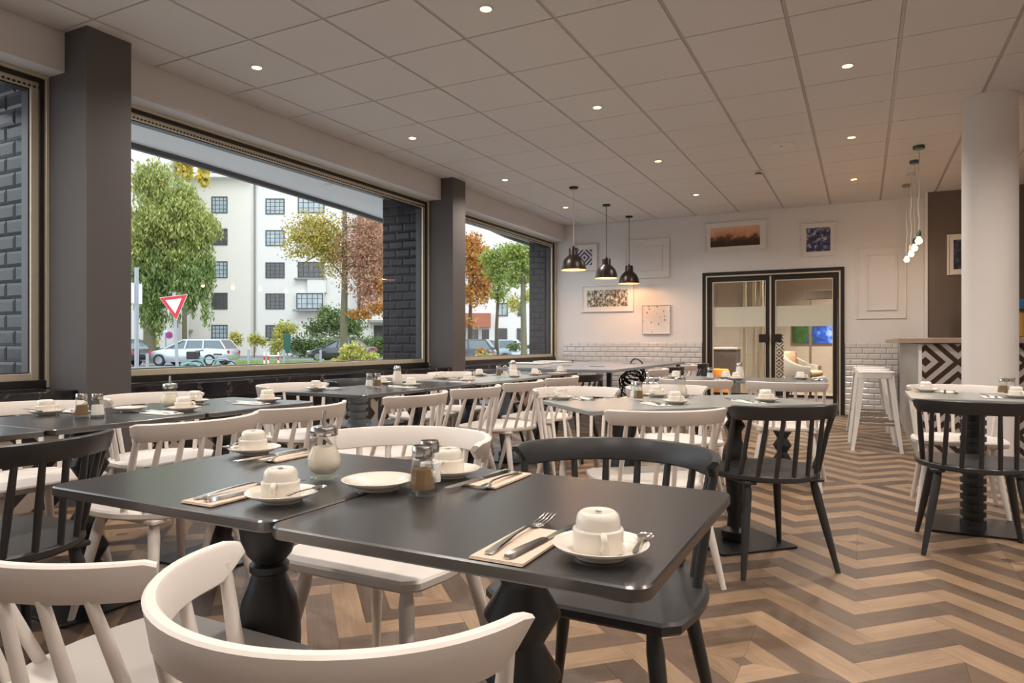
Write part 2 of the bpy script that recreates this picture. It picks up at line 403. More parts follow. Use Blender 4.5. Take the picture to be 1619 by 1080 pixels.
def tile_field(parent, x0, x1, y, z0, z1, L, Hh, m, name='tile', e=.012, t=.012):
    r = 0; z = z1
    while z-Hh > z0-.001:
        x = x0-(L/2 if r % 2 else 0)
        while x < x1-.02:
            a, b = max(x, x0), min(x+L, x1)
            if b-a > .03:
                key = (round(b-a, 3), name, m.name)
                if key not in tcache: tcache[key] = bev_tile(b-a, Hh, t, min(e, (b-a)/3), .0018, m, name)
                o = bpy.data.objects.new(name, tcache[key]); COL.objects.link(o); o.parent = parent; o.location = ((a+b)/2, y, z-Hh/2)
            x += L
        z -= Hh; r += 1
tile_field(wb, -4.60, DX0-.005, YB-.008, 0, 1.045, .15, .0803, TILEW)
tile_field(wb, DX1+.005, .44, YB-.008, 0, 1.045, .15, .0803, TILEW)
bm = BM(); box(bm, .76, XR, 10.6, YB+.15, -.1, HC+.05); struct('wall_bar', bm, DARKWALL)
bm = BM(); box(bm, .735, .765, 10.585, YB, 1.1, HC, .003); struct('trim_9', bm, WALLW)
bm = BM(); box(bm, XR, XR+.15, YN, YB+.15, -.1, HC+.12); struct('wall_right', bm, WALLW)
bm = BM(); box(bm, XW-.25, XR+.15, YN-.15, YN, -.1, HC+.12); struct('wall_front', bm, WALLW)
bm = BM(); box(bm, -4.60, DX0, YB-.02, YB-.008, 0, .05); struct('baseboard_back', bm, BLACKF)

# double door
FROST = mat('frosted_film', (.60, .59, .49), .6, noise=.02)
dr = bm = BM()
def dfr(bm, x0, x1, z1, wd, ya, yb): 
    box(bm, x0, x0+wd, ya, yb, 0, z1, .002); box(bm, x1-wd, x1, ya, yb, 0, z1, .002); box(bm, x0+wd, x1-wd, ya, yb, z1-wd, z1, .002)
dfr(bm, DX0, DX1, DZ, .05, YB-.03, YB+.12)
door = struct('door_1', bm, BLACKF)
bm = BM(); dfr(bm, DX0+.05, DX1-.05, DZ-.05, .022, YB-.02, YB+.10); struct('brass_trim', bm, BRASS, door)
bm = BM(); dfr(bm, DX0+.072, DX1-.072, DZ-.072, .02, YB-.012, YB+.08); struct('black_inner_trim', bm, BLACKF, door)
xm = (DX0+DX1)/2
for s in (-1, 1):
    a, b = (DX0+.095, xm-.012) if s < 0 else (xm+.012, DX1-.095)
    bm = BM(); z1 = DZ-.095
    box(bm, a, a+.055, YB, YB+.045, .02, z1, .003); box(bm, b-.055, b, YB, YB+.045, .02, z1, .003)
    box(bm, a+.055, b-.055, YB, YB+.045, z1-.055, z1, .003); box(bm, a+.055, b-.055, YB, YB+.045, .235, .27, .003)
    leaf = obj('door_leaf', bm, BLACKF, door)
    bm = BM()
    for u in (a+.055, b-.065): box(bm, u, u+.010, YB-.006, YB+.04, .27, z1-.055)
    box(bm, a+.055, b-.055, YB-.006, YB+.04, z1-.065, z1-.055); obj('brass_bead', bm, BRASS, leaf)
    bm = BM(); box(bm, a+.055, b-.055, YB+.015, YB+.03, .02, .235); obj('kick_plate', bm, BRASS if 0 else BEAMM, leaf)
    bm = BM(); box(bm, a+.06, b-.06, YB+.02, YB+.028, .27, z1-.06); obj('pane', bm, PANE, leaf)
    bm = BM(); box(bm, a+.062, b-.062, YB+.016, YB+.0195, 1.285, 1.59); obj('frosted_band', bm, FROST, leaf)
    hx0, hx1 = (b-.15, b-.01) if s < 0 else (a+.01, a+.15)
    bm = BM(); box(bm, hx0, hx1, YB-.05, YB-.035, 1.045, 1.17, .004); box(bm, (hx0+hx1)/2-.02, (hx0+hx1)/2+.02, YB-.035, YB, 1.08, 1.13); obj('handle', bm, BLACKF, leaf)
bm = BM(); box(bm, xm-.012, xm+.012, YB-.012, YB+.05, .02, DZ-.09, .002); obj('meeting_stile', bm, BRASS, door)

# lobby beyond the door
LOBW = mat('lobby_wall_paint', (.44, .39, .345), .8, noise=.03)
LOBF = ramp_mat('lobby_stone_floor', [(.3, (.20, .16, .13)), (.7, (.34, .28, .23))], 3, 5, .25, (.3, 5, 1))
bm = BM(); box(bm, -4.6, 2.2, YB+.15, 16.2, -.1, 0); struct('lobby_floor', bm, LOBF)
bm = BM(); box(bm, -4.6, 2.2, YB+.15, 16.2, 2.9, 3.0); struct('lobby_ceiling', bm, WALLW)
bm = BM(); box(bm, -4.6, 2.2, 16.0, 16.2, 0, 2.95); box(bm, -4.75, -4.6, YB+.15, 16.2, 0, 2.95); box(bm, 2.2, 2.35, YB+.15, 16.2, 0, 2.95); struct('wall_lobby', bm, LOBW)
bm = BM(); box(bm, -1.95, -1.75, 14.9, 16, 0, 2.9); struct('wall_lobby_nib', bm, DARKWALL)

# column
bm = BM(); lathe(bm, [(.193, -.01), (.193, HC+.02)], 64, (.921, 6.75, 0)); struct('trim_10', bm, COLUMNM, smooth=40)

# ================================================================== FURNITURE
def proto_hide(o):   # prototypes get used as the first placed instance
    return o
RAIL_TOP = .768
def make_chair(col, hoop=False):
    m = WHITE_PAINT if col == 'white' else DARK_PAINT
    t = thing('dining_chair', '', 'chair')
    # seat
    out = [(-.205, .225), (.205, .225), (.240, .195), (.256, .10)]
    for i in range(0, 17):
        a = PI*i/16; out.append((.258*math.cos(a), .02-.283*math.sin(a)))
    out += [(-.256, .10), (-.240, .195)]
    bm = BM(); prism(bm, list(reversed(out)), .420, .450, .007); obj('seat', bm, m, t, 35)
    for sx_ in (-1, 1):
        bm = BM(); box(bm, sx_*.17-.03, sx_*.17+.03, -.19, .17, .405, .422, .004); obj('seat_batten', bm, m, t)
    # legs
    for sx_ in (-1, 1):
        for sy in (-1, 1):
            bm = BM(); a = Vector((sx_*.165, sy*.15, .408)); b = Vector((sx_*.235, sy*.235, 0))
            P = [a, a.lerp(b, .12), a.lerp(b, .5), b]
            tube(bm, P, [.015, .0205, .018, .0115], 12); obj('leg', bm, m, t, 40)
    # back rail: deep hoop or shallow crest, ends cut on a slant
    RR, AM, CY = (.250, 90, -.022) if hoop else (.345, 48.5, .066)
    R = []; N = 36
    for i in range(N+1):
        a = math.radians(-AM+2*AM*i/N); e = min(1, (AM-abs(math.degrees(a)))/(13 if hoop else 4))
        hb = .704+(.040 if hoop else .024)*(1-math.sin(e*PI/2)); ht = RAIL_TOP-.006*(1-math.sin(min(1, e*3)*PI/2)); sec = []
        for (rr, z) in ((.000, hb+.004), (.004, hb), (.016, hb), (.020, hb+.004), (.029, ht-.004), (.025, ht), (.013, ht), (.009, ht-.004)):
            r = RR+rr; sec.append(Vector((r*math.sin(a), CY-r*math.cos(a), z)))
        R.append(sec)
    bm = BM(); loft(bm, R); bmesh.ops.recalc_face_normals(bm, faces=bm.faces); obj('back_rail', bm, m, t, 40)
    for i in range(9):
        f = (i-4)/4; ed = abs(f) == 1; a0 = math.radians(82*f); a = math.radians((AM-7 if hoop else AM-3.5)*f)
        b0 = Vector((.225*math.sin(a0), -.005-.222*math.cos(a0), .445)) if hoop else Vector((.232*math.sin(a0*.95), -.02-.232*math.cos(a0*.95), .445)); b1 = Vector(((RR+.012)*math.sin(a), CY-(RR+.012)*math.cos(a), .712 if not ed else .735))
        bm = BM(); tube(bm, [b0, b0.lerp(b1, .5), b1], [.010, .0115, .0095] if not ed else [.012, .013, .010], 8); obj('spindle', bm, m, t, 50)
    return t
CH = {(c, h): make_chair(c, h) for c in ('white', 'dark') for h in (True, False)}; CH_used = {}
def chair(col, x, y, face, label, group, sc=1.0):
    """face = heading of the sitter in degrees, 0 = +y, 90 = -x"""
    key = (col, 'hoop' in label)
    if key not in CH_used: o = CH[key]; CH_used[key] = 1
    else: o = copy_tree(CH[key])
    o.location = (x, y, 0); o.rotation_euler = (0, 0, math.radians(face)); o['label'] = label; o['group'] = group
    o.scale = sc if isinstance(sc, tuple) else (sc, sc, 1)
    return o

PROF = {
 'bulb': [(.05, .012), (.075, .016), (.08, .035), (.06, .06), (.045, .09), (.05, .12), (.062, .20), (.068, .29), (.0705, .37), (.068, .42), (.060, .46), (.046, .495), (.038, .52), (.044, .525), (.044, .54), (.036, .548), (.050, .565), (.063, .60), (.069, .64), (.070, .69), (.069, .724)],
 'diamond': [(.06, .012), (.075, .03)] + [p for k in range(6) for p in ((.040, .045+k*.112), (.040, .049+k*.112), (.071, .101+k*.112), (.071, .105+k*.112))] + [(.050, .724)],
 'disc': [(.065, .012)] + [p for k in range(15) for p in ((.064, .020+k*.047), (.064, .046+k*.047), (.050, .048+k*.047), (.050, .065+k*.047))] + [(.055, .724)],
 'baluster': [(.06, .012), (.07, .03), (.07, .06), (.04, .08), (.036, .14), (.05, .18), (.05, .20), (.038, .22), (.05, .34), (.066, .42), (.06, .48), (.036, .54), (.036, .58), (.055, .61), (.036, .64), (.05, .68), (.08, .724)],
}
def table(x, y, rz, top, prof, label, group, w_=.648, d_=.617, ped=PED_DARK, base=BASE_BLACK):
    t = thing('dining_table', label, 'table', (x, y, 0), math.radians(rz), group)
    bm = BM(); prism(bm, rrect(-w_/2, w_/2, -d_/2, d_/2, .028), .724, .745, .003); obj('tabletop', bm, top, t, 30)
    bm = BM(); lathe(bm, PROF[prof], 32); obj('pedestal', bm, ped, t, 38)
    bm = BM(); prism(bm, rrect(-.225, .225, -.215, .215, .012, 2), 0.001, .012, .002); obj('base_plate', bm, base, t)
    bm = BM(); box(bm, -.12, .12, -.02, .02, .712, .724); box(bm, -.02, .02, -.12, .12, .712, .724); obj('top_bracket', bm, base, t)
    return t
G_T = 'pedestal dining tables'
# foreground pair
table(-1.219, 1.147, 0, TOP_DARK, 'bulb', 'charcoal foreground table on a bulbous turned black pedestal, nearer the windows', G_T)
table(-.560, 1.131, 0, TOP_DARK, 'diamond', 'charcoal foreground table on a zigzag black pedestal, with the nearest cup', G_T)
# long row by the window pillar
LT = 'charcoal tables in the row beside the windows'
for k, (yy, pf, wh) in enumerate(((1.045, 'disc', 'at the left edge of the photo beside the front pillar'), (1.695, 'diamond', 'in the window row with the two small shakers and empty plate'), (2.345, 'bulb', 'at the far end of the near window row, right of the sugar pourer'))):
    table(-2.815, yy, 90, TOP_DARK, pf, 'charcoal table ' + wh, LT, ped=PED_DARK)
for k, (yy, pf, wh, tp, pd) in enumerate(((3.42, 'disc', 'nearest table of the middle window row, with a white sugar pourer', TOP_DARK, PED_GREY), (4.07, 'diamond', 'second table of the middle window row behind the sugar pourer', TOP_DARK, PED_DARK),
        (4.80, 'bulb', 'pale grey first table of the far window row beside the middle pillar', TOP_PALE, PED_DARK), (5.45, 'baluster', 'pale grey table of the far window row holding the far sugar pourer', TOP_PALE, PED_GREY), (6.10, 'baluster', 'dark last table of the far window row before the big grey table', TOP_DARK, PED_GREY))):
    table(-2.86, yy, 90, tp, pf, wh if 'table' in wh else wh, 'tables further along the window row', ped=pd)
# diagonal pair in the middle
c45 = math.cos(PI/4); NC = Vector((-1.075, 2.84)); U = Vector((c45, c45)); V = Vector((-c45, c45))
for k in range(2):
    c = NC+U*(.325+.652*k)+V*.31
    table(c.x, c.y, 45, TOP_PALE, ('bulb', 'baluster')[k], 'pale grey table turned diagonally, ' + ('left half with the salt and pepper' if k == 0 else 'right half behind the dark chair'), 'diagonal pale tables')
# rear pair
table(-1.235, 5.93, 0, TOP_GREY, 'diamond', 'grey rear table in front of the glass doors, left one with the sugar pourer', 'rear tables before the doors')
table(-.583, 5.93, 0, TOP_GREY, 'diamond', 'grey rear table in front of the glass doors, right one with a lone cup', 'rear tables before the doors')
# right pair
table(.555, 4.64, 0, TOP_PALE, 'disc', 'pale table on a ribbed black column, in front of the round white column', 'tables at the right edge')
# big table under the pendants
def big_table():
    t = thing('buffet_table', 'long grey table under the three dark pendants by the tiled wall', 'table', (-3.15, 8.85, 0))
    bm = BM(); prism(bm, rrect(-.68, .72, -1.75, 1.72, .03), .715, .748, .004); obj('tabletop', bm, mat('blue_grey_laminate', (.22, .24, .27), .3, noise=.04), t, 30)
    for sx_ in (-.6, .64):
        for sy in (-1.6, 1.58):
            bm = BM(); box(bm, sx_-.025, sx_+.025, sy-.025, sy+.025, 0, .715, .003); obj('leg', bm, BASE_BLACK, t)
    for yy in (-.9, .4):
        bm = BM(); box(bm, .15, .33, yy-.03, yy+.03, .748, .752, .001); obj('cable_flap', bm, BLACKF, t)
    return t
big_table()
for k, (x, y, l_) in enumerate(((-3.50, 7.28, 'white flat box on the near end of the long grey table, nearer the camera'), (-3.55, 8.05, 'white flat box on the long grey table, farther one by the window'))):
    b = thing('flat_box', l_, 'box', (x, y, .748), 0, 'white boxes on the long table')
    bm = BM(); box(bm, -.2, .2, -.16, .16, 0.0005, .045, .004); obj('box_body', bm, STEELW, b)
    bm = BM(); box(bm, -.205, .205, -.165, .165, .045, .06, .004); obj('lid', bm, PLASTICW, b)
# tangle of black cable hanging against the tiles
bm = BM()
for k in range(5):
    a0 = k*1.1; P = []
    for i in range(26):
        a = a0+i*.5; P.append((-2.93+.13*math.cos(a)*(1-.2*k/5)+.03*k, 9.30+.05*math.sin(a*1.3), .56+.10*math.sin(a)+.004*i*(k-2)))
    tube(bm, P, .010, 6)
for sx_ in (-.07, .10):
    tube(bm, [(-2.93+sx_, 9.3, .52), (-2.93+sx_*1.6, 9.3, .3), (-2.93+sx_, 9.3, .012)], .012, 6)
tag(obj('cable_bundle', bm, CORD, None, 40), 'tangled black cable bundle under the long grey table', 'cable')

# chairs -------------------------------------------------------------
GF = 'white spindle chairs'; GD = 'charcoal spindle chairs'
chair('white', -.64, .795, -5, 'white hoop-back chair nearest the camera, bottom centre of the photo', GF, (1.04, .98, .945))
chair('white', -1.21, .84, 0, 'white chair with a shallow crest rail, bottom left corner of the photo', GF, (1, 1, .945))
chair('white', -1.235, 1.62, 180, 'white hoop-back chair behind the foreground table, facing the camera', GF, 1.03)
chair('dark', -.585, 1.66, 180, 'charcoal hoop-back chair tucked behind the foreground table with the nearest cup', GD)
chair('white', -.855, 3.03, 38, 'white spindle chair at the diagonal pale table, left of the dark chair', GF)
chair('dark', -.430, 3.48, 38, 'charcoal spindle chair standing free on the open floor at the diagonal table', GD)
chair('white', -1.50, 3.81, 225, 'white hoop chair behind the left corner of the diagonal pale table', GF)
chair('white', -1.06, 4.25, 225, 'white hoop chair behind the middle of the diagonal table, by its sugar pourer', GF)
chair('dark', .50, 4.16, 0, 'charcoal spindle chair at the right edge before the ribbed pedestal', GD)
chair('white', .53, 5.12, 180, 'white hoop chair between the right pale table and the round column', GF)
chair('white', 1.18, 5.12, 180, 'white spindle chair cut off by the right edge of the photo', GF)
chair('dark', -2.37, 1.12, 90, 'charcoal spindle chair at the left edge in the window row', GD)
chair('white', -2.40, 1.75, 90, 'white spindle chair in front of the sugar pourer of the near window row', GF)
chair('white', -2.44, 2.33, 90, 'white spindle chair at the far end of the near window row', GF)
for k, (yy, cc) in enumerate(((3.12, 'white'), (3.77, 'white'), (4.44, 'white'), (5.14, 'white'), (5.74, 'dark'))):
    chair(cc, -2.39, yy, 90, ('first', 'second', 'third', 'fourth', 'charcoal')[k] + (' white spindle chair from the camera, aisle side of the far window tables' if cc == 'white' else ' spindle chair ending the aisle side of the far window tables'), GF if cc == 'white' else GD, 1.06)
for k, (yy, cc, wh) in enumerate(((1.72, 'white', 'between the front pillar and the left edge'), (2.38, 'white', 'in front of the front pillar behind the near sugar pourer'), (3.40, 'white', 'at the window sill behind the near end of the middle row'), (4.03, 'dark', 'at the window sill, the only charcoal one there'),
        (4.75, 'white', 'at the window sill just left of the middle pillar'), (5.38, 'white', 'in front of the middle pillar'), (6.02, 'dark', 'at the window sill just right of the middle pillar'))):
    chair(cc, -3.31, yy, -90, ('white' if cc == 'white' else 'charcoal') + ' hoop chair ' + wh, GF if cc == 'white' else GD)
chair('white', -1.13, 5.42, 0, 'white spindle chair at the left rear table before the doors', GF)
chair('white', -.49, 5.42, 0, 'white spindle chair at the right rear table before the doors', GF)
for k, (yy, cc) in enumerate(((7.10, 'white'), (7.80, 'dark'), (8.50, 'white'), (9.20, 'dark'))):
    chair(cc, -2.12, yy, 90, ('nearest white', 'nearer charcoal', 'farther white', 'farthest charcoal')[k] + ' spindle chair along the right side of the long grey table', GF if cc == 'white' else GD)

# bar stools -----------------------------------------------------------
def make_stool():
    t = thing('bar_stool', '', 'stool')
    bm = BM(); prism(bm, rrect(-.16, .16, -.16, .16, .05, 5), .742, .765, .006); obj('seat', bm, STEELW, t, 35)
    bm = BM(); prism(bm, rrect(-.158, .158, -.158, .158, .05, 5), .70, .744, .002); obj('seat_skirt', bm, STEELW, t, 35)
    for sx_ in (-1, 1):
        for sy in (-1, 1):
            bm = BM(); R = []
            for z, c, wd in ((.735, .135, .030), (.62, .148, .028), (.3, .178, .022), (.03, .208, .014), (.0, .211, .014)):
                cx, cy = sx_*c, sy*c
                R.append([Vector((cx+sx_*.012, cy+sy*.012, z)), Vector((cx-sx_*wd*1.4, cy+sy*.012, z)), Vector((cx-sx_*wd*1.4, cy+sy*.004, z)), Vector((cx-sx_*.002, cy-sy*.002, z)), Vector((cx+sx_*.004, cy-sy*wd*1.4, z)), Vector((cx+sx_*.012, cy-sy*wd*1.4, z))])
            loft(bm, R); bmesh.ops.recalc_face_normals(bm, faces=bm.faces); obj('leg', bm, STEELW, t, 30)
    for z, c in ((.26, .180), (.36, .170)):
        for s in (-1, 1):
            bm = BM()
            if z < .3: box(bm, -c, c, s*c-.004, s*c+.004, z-.012, z+.012, .001)
            else: box(bm, s*c-.004, s*c+.004, -c, c, z-.012, z+.012, .001)
            obj('foot_rail', bm, CHROME, t)
    return t
st = make_stool()
for k, (x, y) in enumerate(((.11, 7.60), (.09, 8.20), (.06, 8.80))):
    o = st if k == 0 else copy_tree(st)
    o.location = (x, y, 0); o.rotation_euler = (0, 0, math.radians((2, -3, 4)[k])); o['group'] = 'white metal bar stools'
    o['label'] = 'white metal bar stool with tapered legs, ' + ('nearest of the row at the bar', 'middle of the row at the bar', 'farthest of the row, by the tiled wall')[k]

# bar counter ----------------------------------------------------------
bar = thing('bar_counter', 'bar counter faced with black and white diamond tiles under an oak top', 'counter', (0, 0, 0))
bm = BM(); box(bm, .44, 3.4, 6.98, 10.58, 0, 1.035); obj('side_panel', bm, BARSIDE, bar)
bm = BM(); box(bm, .455, 3.4, 6.955, 6.98, .06, 1.035); obj('diamond_front', bm, BARPAT, bar)
bm = BM(); box(bm, .46, 3.4, 6.965, 6.98, 0, .06); obj('plinth', bm, BLACKF, bar)
bm = BM(); box(bm, .432, .458, 6.948, 6.982, 0, 1.035, .002); obj('corner_trim', bm, COLUMNM, bar)
bm = BM(); box(bm, .27, 3.4, 6.90, 10.58, 1.04, 1.087, .005); obj('worktop', bm, WOODC, bar)

# bar back shelf bits right of the column
sh = thing('wall_shelf', 'dark shelf on the back bar right of the round column', 'shelf', (1.7, 10.45, 0))
bm = BM(); box(bm, -.35, .6, -.12, .14, 1.30, 1.33, .003); obj('shelf_board', bm, BLACKF, sh)
dp = thing('drink_dispenser', 'amber drink dispenser with a dark blue lid behind the bar', 'dispenser', (1.42, 8.5, 1.087))
bm = BM(); lathe(bm, [(.07, .001), (.09, .02), (.09, .26), (.07, .28)], 24); obj('glass_body', bm, mat('amber_juice', (.42, .25, .05), .15, coat=.4, noise=.2), dp, 40)
bm = BM(); lathe(bm, [(.10, .285), (.14, .30), (.11, .37), (.05, .40)], 24); obj('lid', bm, mat('dark_blue_enamel', (.03, .12, .25), .2, noise=.1), dp, 40)

# ceiling fittings ------------------------------------------------------
def downlight(x, y, k, label):
    t = thing('ceiling_downlight', label, 'light', (x, y, HC), 0, 'recessed ceiling downlights')
    bm = BM(); lathe(bm, [(.0, -.005), (.040, -.006), (.047, -.001), (.047, .0), (.0, 0)], 24); obj('trim_ring', bm, PLASTICW, t, 40)
    bm = BM(); lathe(bm, [(.0, -.0065), (.034, -.0065), (.034, -.003), (0, -.003)], 20); obj('lens', bm, DL_E, t)
    l = bpy.data.lights.new('downlight_beam', 'SPOT'); l.energy = 92; l.color = (1, .91, .82); l.spot_size = math.radians(150); l.spot_blend = 1; l.shadow_soft_size = .05
    lo = bpy.data.objects.new('downlight_beam', l); COL.objects.link(lo); lo.parent = t; lo.location = (0, 0, -.02)
rows = {-3.9: 'left row by the windows', -2.0: 'second row from the windows', -.1: 'third row from the windows', 1.8: 'row over the bar side', 3.7: 'rightmost row'}
ordn = ['behind the camera', 'just behind the camera', 'nearest', 'second', 'third', 'farthest']
for x in rows:
    for k, y in enumerate((-.30, 1.625, 3.55, 5.47, 7.40, 9.32)):
        if x > 0 and y > 7: continue
        downlight(x, y, k, 'small warm ceiling downlight, ' + ordn[k] + ' of the ' + rows[x])
t = thing('ceiling_speaker', 'round flush ceiling loudspeaker above the aisle', 'speaker', (-.737, 7.39, HC))
bm = BM(); lathe(bm, [(.0, -.006), (.10, -.008), (.125, -.006), (.13, 0), (0, 0)], 40); obj('grille', bm, PLASTICW, t, 40)
bm = BM(); lathe(bm, [(0, -.012), (.008, -.011), (.008, -.006)], 10); obj('centre_cap', bm, BLACKF, t)
t = thing('smoke_detector', 'small white smoke detector under the ceiling near the doors', 'detector', (-1.085, 8.392, HC))
bm = BM(); lathe(bm, [(.055, 0), (.055, -.012), (.05, -.02), (.035, -.022), (.035, -.04), (.025, -.052), (0, -.054)], 28); obj('housing', bm, PLASTICW, t, 40)
bm = BM(); lathe(bm, [(.037, -.024), (.038, -.030), (.037, -.036), (.034, -.036), (.034, -.024)], 20); obj('vent_ring', bm, BLACKF, t, 40)
# dark pendants
for k, (x, y) in enumerate(((-3.305, 8.16), (-3.305, 9.42), (-3.29, 10.45))):
    t = thing('pendant_lamp', 'dark bell-shaped pendant lamp, ' + ('left', 'middle', 'right')[k] + ' of three over the long grey table', 'lamp', (x, y, HC), 0, 'dark bell pendants')
    bm = BM(); lathe(bm, [(.0, 0), (.058, 0), (.058, -.018), (.05, -.024), (0, -.024)], 24); obj('ceiling_rose', bm, LAMPB, t, 40)
    bm = BM(); tube(bm, [(0, 0, -.02), (0, 0, -.76)], .0045 , 8); obj('cord', bm, CORDW if k == 0 else CORD, t)
    bm = BM(); z = -1.065
    outp = [(.162, z), (.160, z+.02), (.148, z+.08), (.125, z+.13), (.095, z+.165), (.068, z+.185), (.062, z+.20), (.062, z+.27), (.055, z+.282), (.015, z+.285), (.012, z+.31), (0, z+.31)]
    R = [[Vector((r*math.cos(2*PI*i/36), r*math.sin(2*PI*i/36), zz)) for i in range(36)] for r, zz in [(max(p[0], 1e-3), p[1]) for p in outp]]
    loft(bm, R, cap=False); bm.faces.new([v for v in bm.verts if v.co.z > z+.3095 and v.co.xy.length < .005]) if False else None
    bmesh.ops.recalc_face_normals(bm, faces=bm.faces); obj('shade', bm, LAMPB, t, 40)
    bm = BM(); R = [[Vector((r*math.cos(2*PI*i/36), r*math.sin(2*PI*i/36), zz)) for i in range(36)] for r, zz in ((.160, z+.001), (.156, z+.02), (.144, z+.078), (.121, z+.127), (.09, z+.160), (.03, z+.178))]
    loft(bm, R, cap=False); obj('shade_lining', bm, LAMPIN, t, 40)
    bm = BM(); lathe(bm, [(0, z+.06), (.02, z+.065), (.03, z+.09), (.02, z+.12), (.012, z+.15), (0, z+.15)], 16); obj('bulb', bm, BULB_E, t, 40)
    l = bpy.data.lights.new('pendant_bulb_light', 'POINT'); l.energy = 7; l.color = (1, .6, .28); l.shadow_soft_size = .03
    lo = bpy.data.objects.new('pendant_bulb_light', l); COL.objects.link(lo); lo.parent = t; lo.location = (0, 0, z+.035)
# bare bulb pendants
for k, (x, y, zb, cc, rr, wd) in enumerate(((.503, 8.05, 2.085, (.05, .12, .08), .055, 'green'), (.502, 8.68, 2.09, (.04, .06, .10), .05, 'blue'), (.503, 9.31, 2.095, (.55, .48, .44), .045, 'white'), (.49, 9.95, 2.10, (.25, .23, .18), .05, 'grey'))):
    mm = mat(wd+'_lamp_enamel', cc, .4, noise=.05)
    t = thing('bulb_pendant', 'bare glowing bulb on a cord with ' + wd + ' socket beside the bar wall', 'lamp', (x, y, HC), 0, 'bare bulb pendants')
    bm = BM(); lathe(bm, [(0, 0), (rr, 0), (rr, -.028), (rr*.9, -.034), (0, -.034)], 28); obj('ceiling_rose', bm, mm, t, 40)
    bm = BM(); L = HC-zb-.1
    tube(bm, [(0, 0, -.03)]+[(.006*math.sin(i*1.3+k), .004*math.cos(i+k), -.03-(L-.03)*i/12) for i in range(1, 12)]+[(0, 0, -L)], .004, 6); obj('cord', bm, CORDW, t)
    bm = BM(); lathe(bm, [(0, -L+.0), (.012, -L), (.022, -L-.02), (.022, -L-.065), (0, -L-.065)], 18); obj('socket', bm, mm, t, 40)
    zc = zb-HC
    bm = BM(); lathe(bm, [(.014, zc+.036), (.018, zc+.025), (.030, zc+.008), (.034, zc-.008), (.030, zc-.026), (.016, zc-.038), (0, zc-.041)], 20); obj('bulb', bm, BULB_E, t, 40)
    l = bpy.data.lights.new('bulb_light', 'POINT'); l.energy = 3; l.color = (1, .62, .3); l.shadow_soft_size = .03
    lo = bpy.data.objects.new('bulb_light', l); COL.objects.link(lo); lo.parent = t; lo.location = (0, 0, zc-.06)
# fill lamps added to brighten the lobby behind the doors
for k, (x, y) in enumerate(((-1.2, 12.6), (-.2, 14.6), (-2.8, 14.0))):
    t = thing('lobby_fill_light', 'added lobby fill light ' + ('just behind the glass doors', 'above the lobby armchair', 'above the lobby counter')[k], 'light', (x, y, 2.9), 0, 'added lobby fill lights')
    bm = BM(); lathe(bm, [(.0, -.004), (.04, -.004), (.045, 0), (0, 0)], 20); obj('lens', bm, DL_E, t)
    l = bpy.data.lights.new('lobby_beam', 'SPOT'); l.energy = 560; l.color = (1, .84, .66); l.spot_size = 2.4; l.spot_blend = .9; l.shadow_soft_size = .15
    lo = bpy.data.objects.new('lobby_beam', l); COL.objects.link(lo); lo.parent = t; lo.location = (0, 0, -.03)

# wall art ---------------------------------------------------------------
def picture(x0, x1, z0, z1, y, label, artmat, fw=.022, mount=.06, depth=.03, frame=None):
    cx, cz = (x0+x1)/2, (z0+z1)/2; w_, h_ = (x1-x0)/2, (z1-z0)/2
    t = thing('picture_frame', label, 'picture', (cx, y, cz), 0, 'framed pictures')
    bm = BM()
    box(bm, -w_, -w_+fw, -depth, 0, -h_, h_, .002); box(bm, w_-fw, w_, -depth, 0, -h_, h_, .002)
    box(bm, -w_+fw, w_-fw, -depth, 0, h_-fw, h_, .002); box(bm, -w_+fw, w_-fw, -depth, 0, -h_, -h_+fw, .002); obj('frame', bm, frame or FRAMEW, t)
    bm = BM(); box(bm, -w_+fw, w_-fw, -depth*.55, -.002, -h_+fw, h_-fw); obj('mount', bm, MOUNTW, t)
    if artmat:
        a, b = (w_-fw-mount), (h_-fw-mount*(.8 if w_ > h_*1.6 else 1))
        bm = BM(); box(bm, -a, a, -depth*.55-.0015, -depth*.5, -b, b); obj('print', bm, artmat, t)
    return t
ART_D = diamond_mat('print_diamonds', (0, 2), .28, .28, .075, 0, 0, (.05, .04, .10), (.65, .62, .64))
ART_BW = ramp_mat('print_forest', [(.40, (.03, .025, .02)), (.5, (.26, .22, .15)), (.60, (.72, .68, .62))], 26, 8, .6, (1.4, 1, .8))
ART_LEAF = ramp_mat('print_leaves', [(0, (.12, .12, .12)), (.16, (.30, .30, .28)), (.22, (.68, .65, .62)), (1, (.70, .66, .63))], 16, 2, .7, (1, 1, .7), 'voronoi')
ART_SUN = ramp_mat('print_sunset', [(.30, (.05, .025, .015)), (.45, (.16, .07, .035)), (.55, (.62, .30, .15)), (.8, (.75, .45, .30))], 8, 8, .6, (1, 1, 1), 'noise', (2, -.05, 2.2, .75))
ART_BLUE = ramp_mat('print_blue_canopy', [(.40, (.02, .025, .07)), (.52, (.08, .09, .20)), (.62, (.50, .48, .55))], 16, 8, .6)
ART_DARK = ramp_mat('print_night_palms', [(.42, (.012, .014, .035)), (.55, (.04, .045, .09)), (.68, (.16, .15, .19))], 18, 8, .6)
picture(-4.44, -3.98, 2.26, 2.71, YB, 'white framed blue diamond print partly behind the left pendant', ART_D, mount=.07)
bf = picture(-3.50, -2.757, 2.09, 2.73, YB, 'large empty white frame moulding right of the pendants', None, depth=.02)
bm = BM(); box(bm, -.24, .255, -.022, -.012, -.20, .19, .002); obj('inner_panel', bm, FRAMEW, bf)
picture(-4.262, -3.352, 1.557, 2.01, YB, 'white framed black and white forest photo below the pendants', ART_BW, mount=.08)
picture(-3.203, -2.746, 1.183, 1.649, YB, 'small canvas with black leaf sprigs on white, lowest on the wall', ART_LEAF, fw=.006, mount=.0, depth=.04)
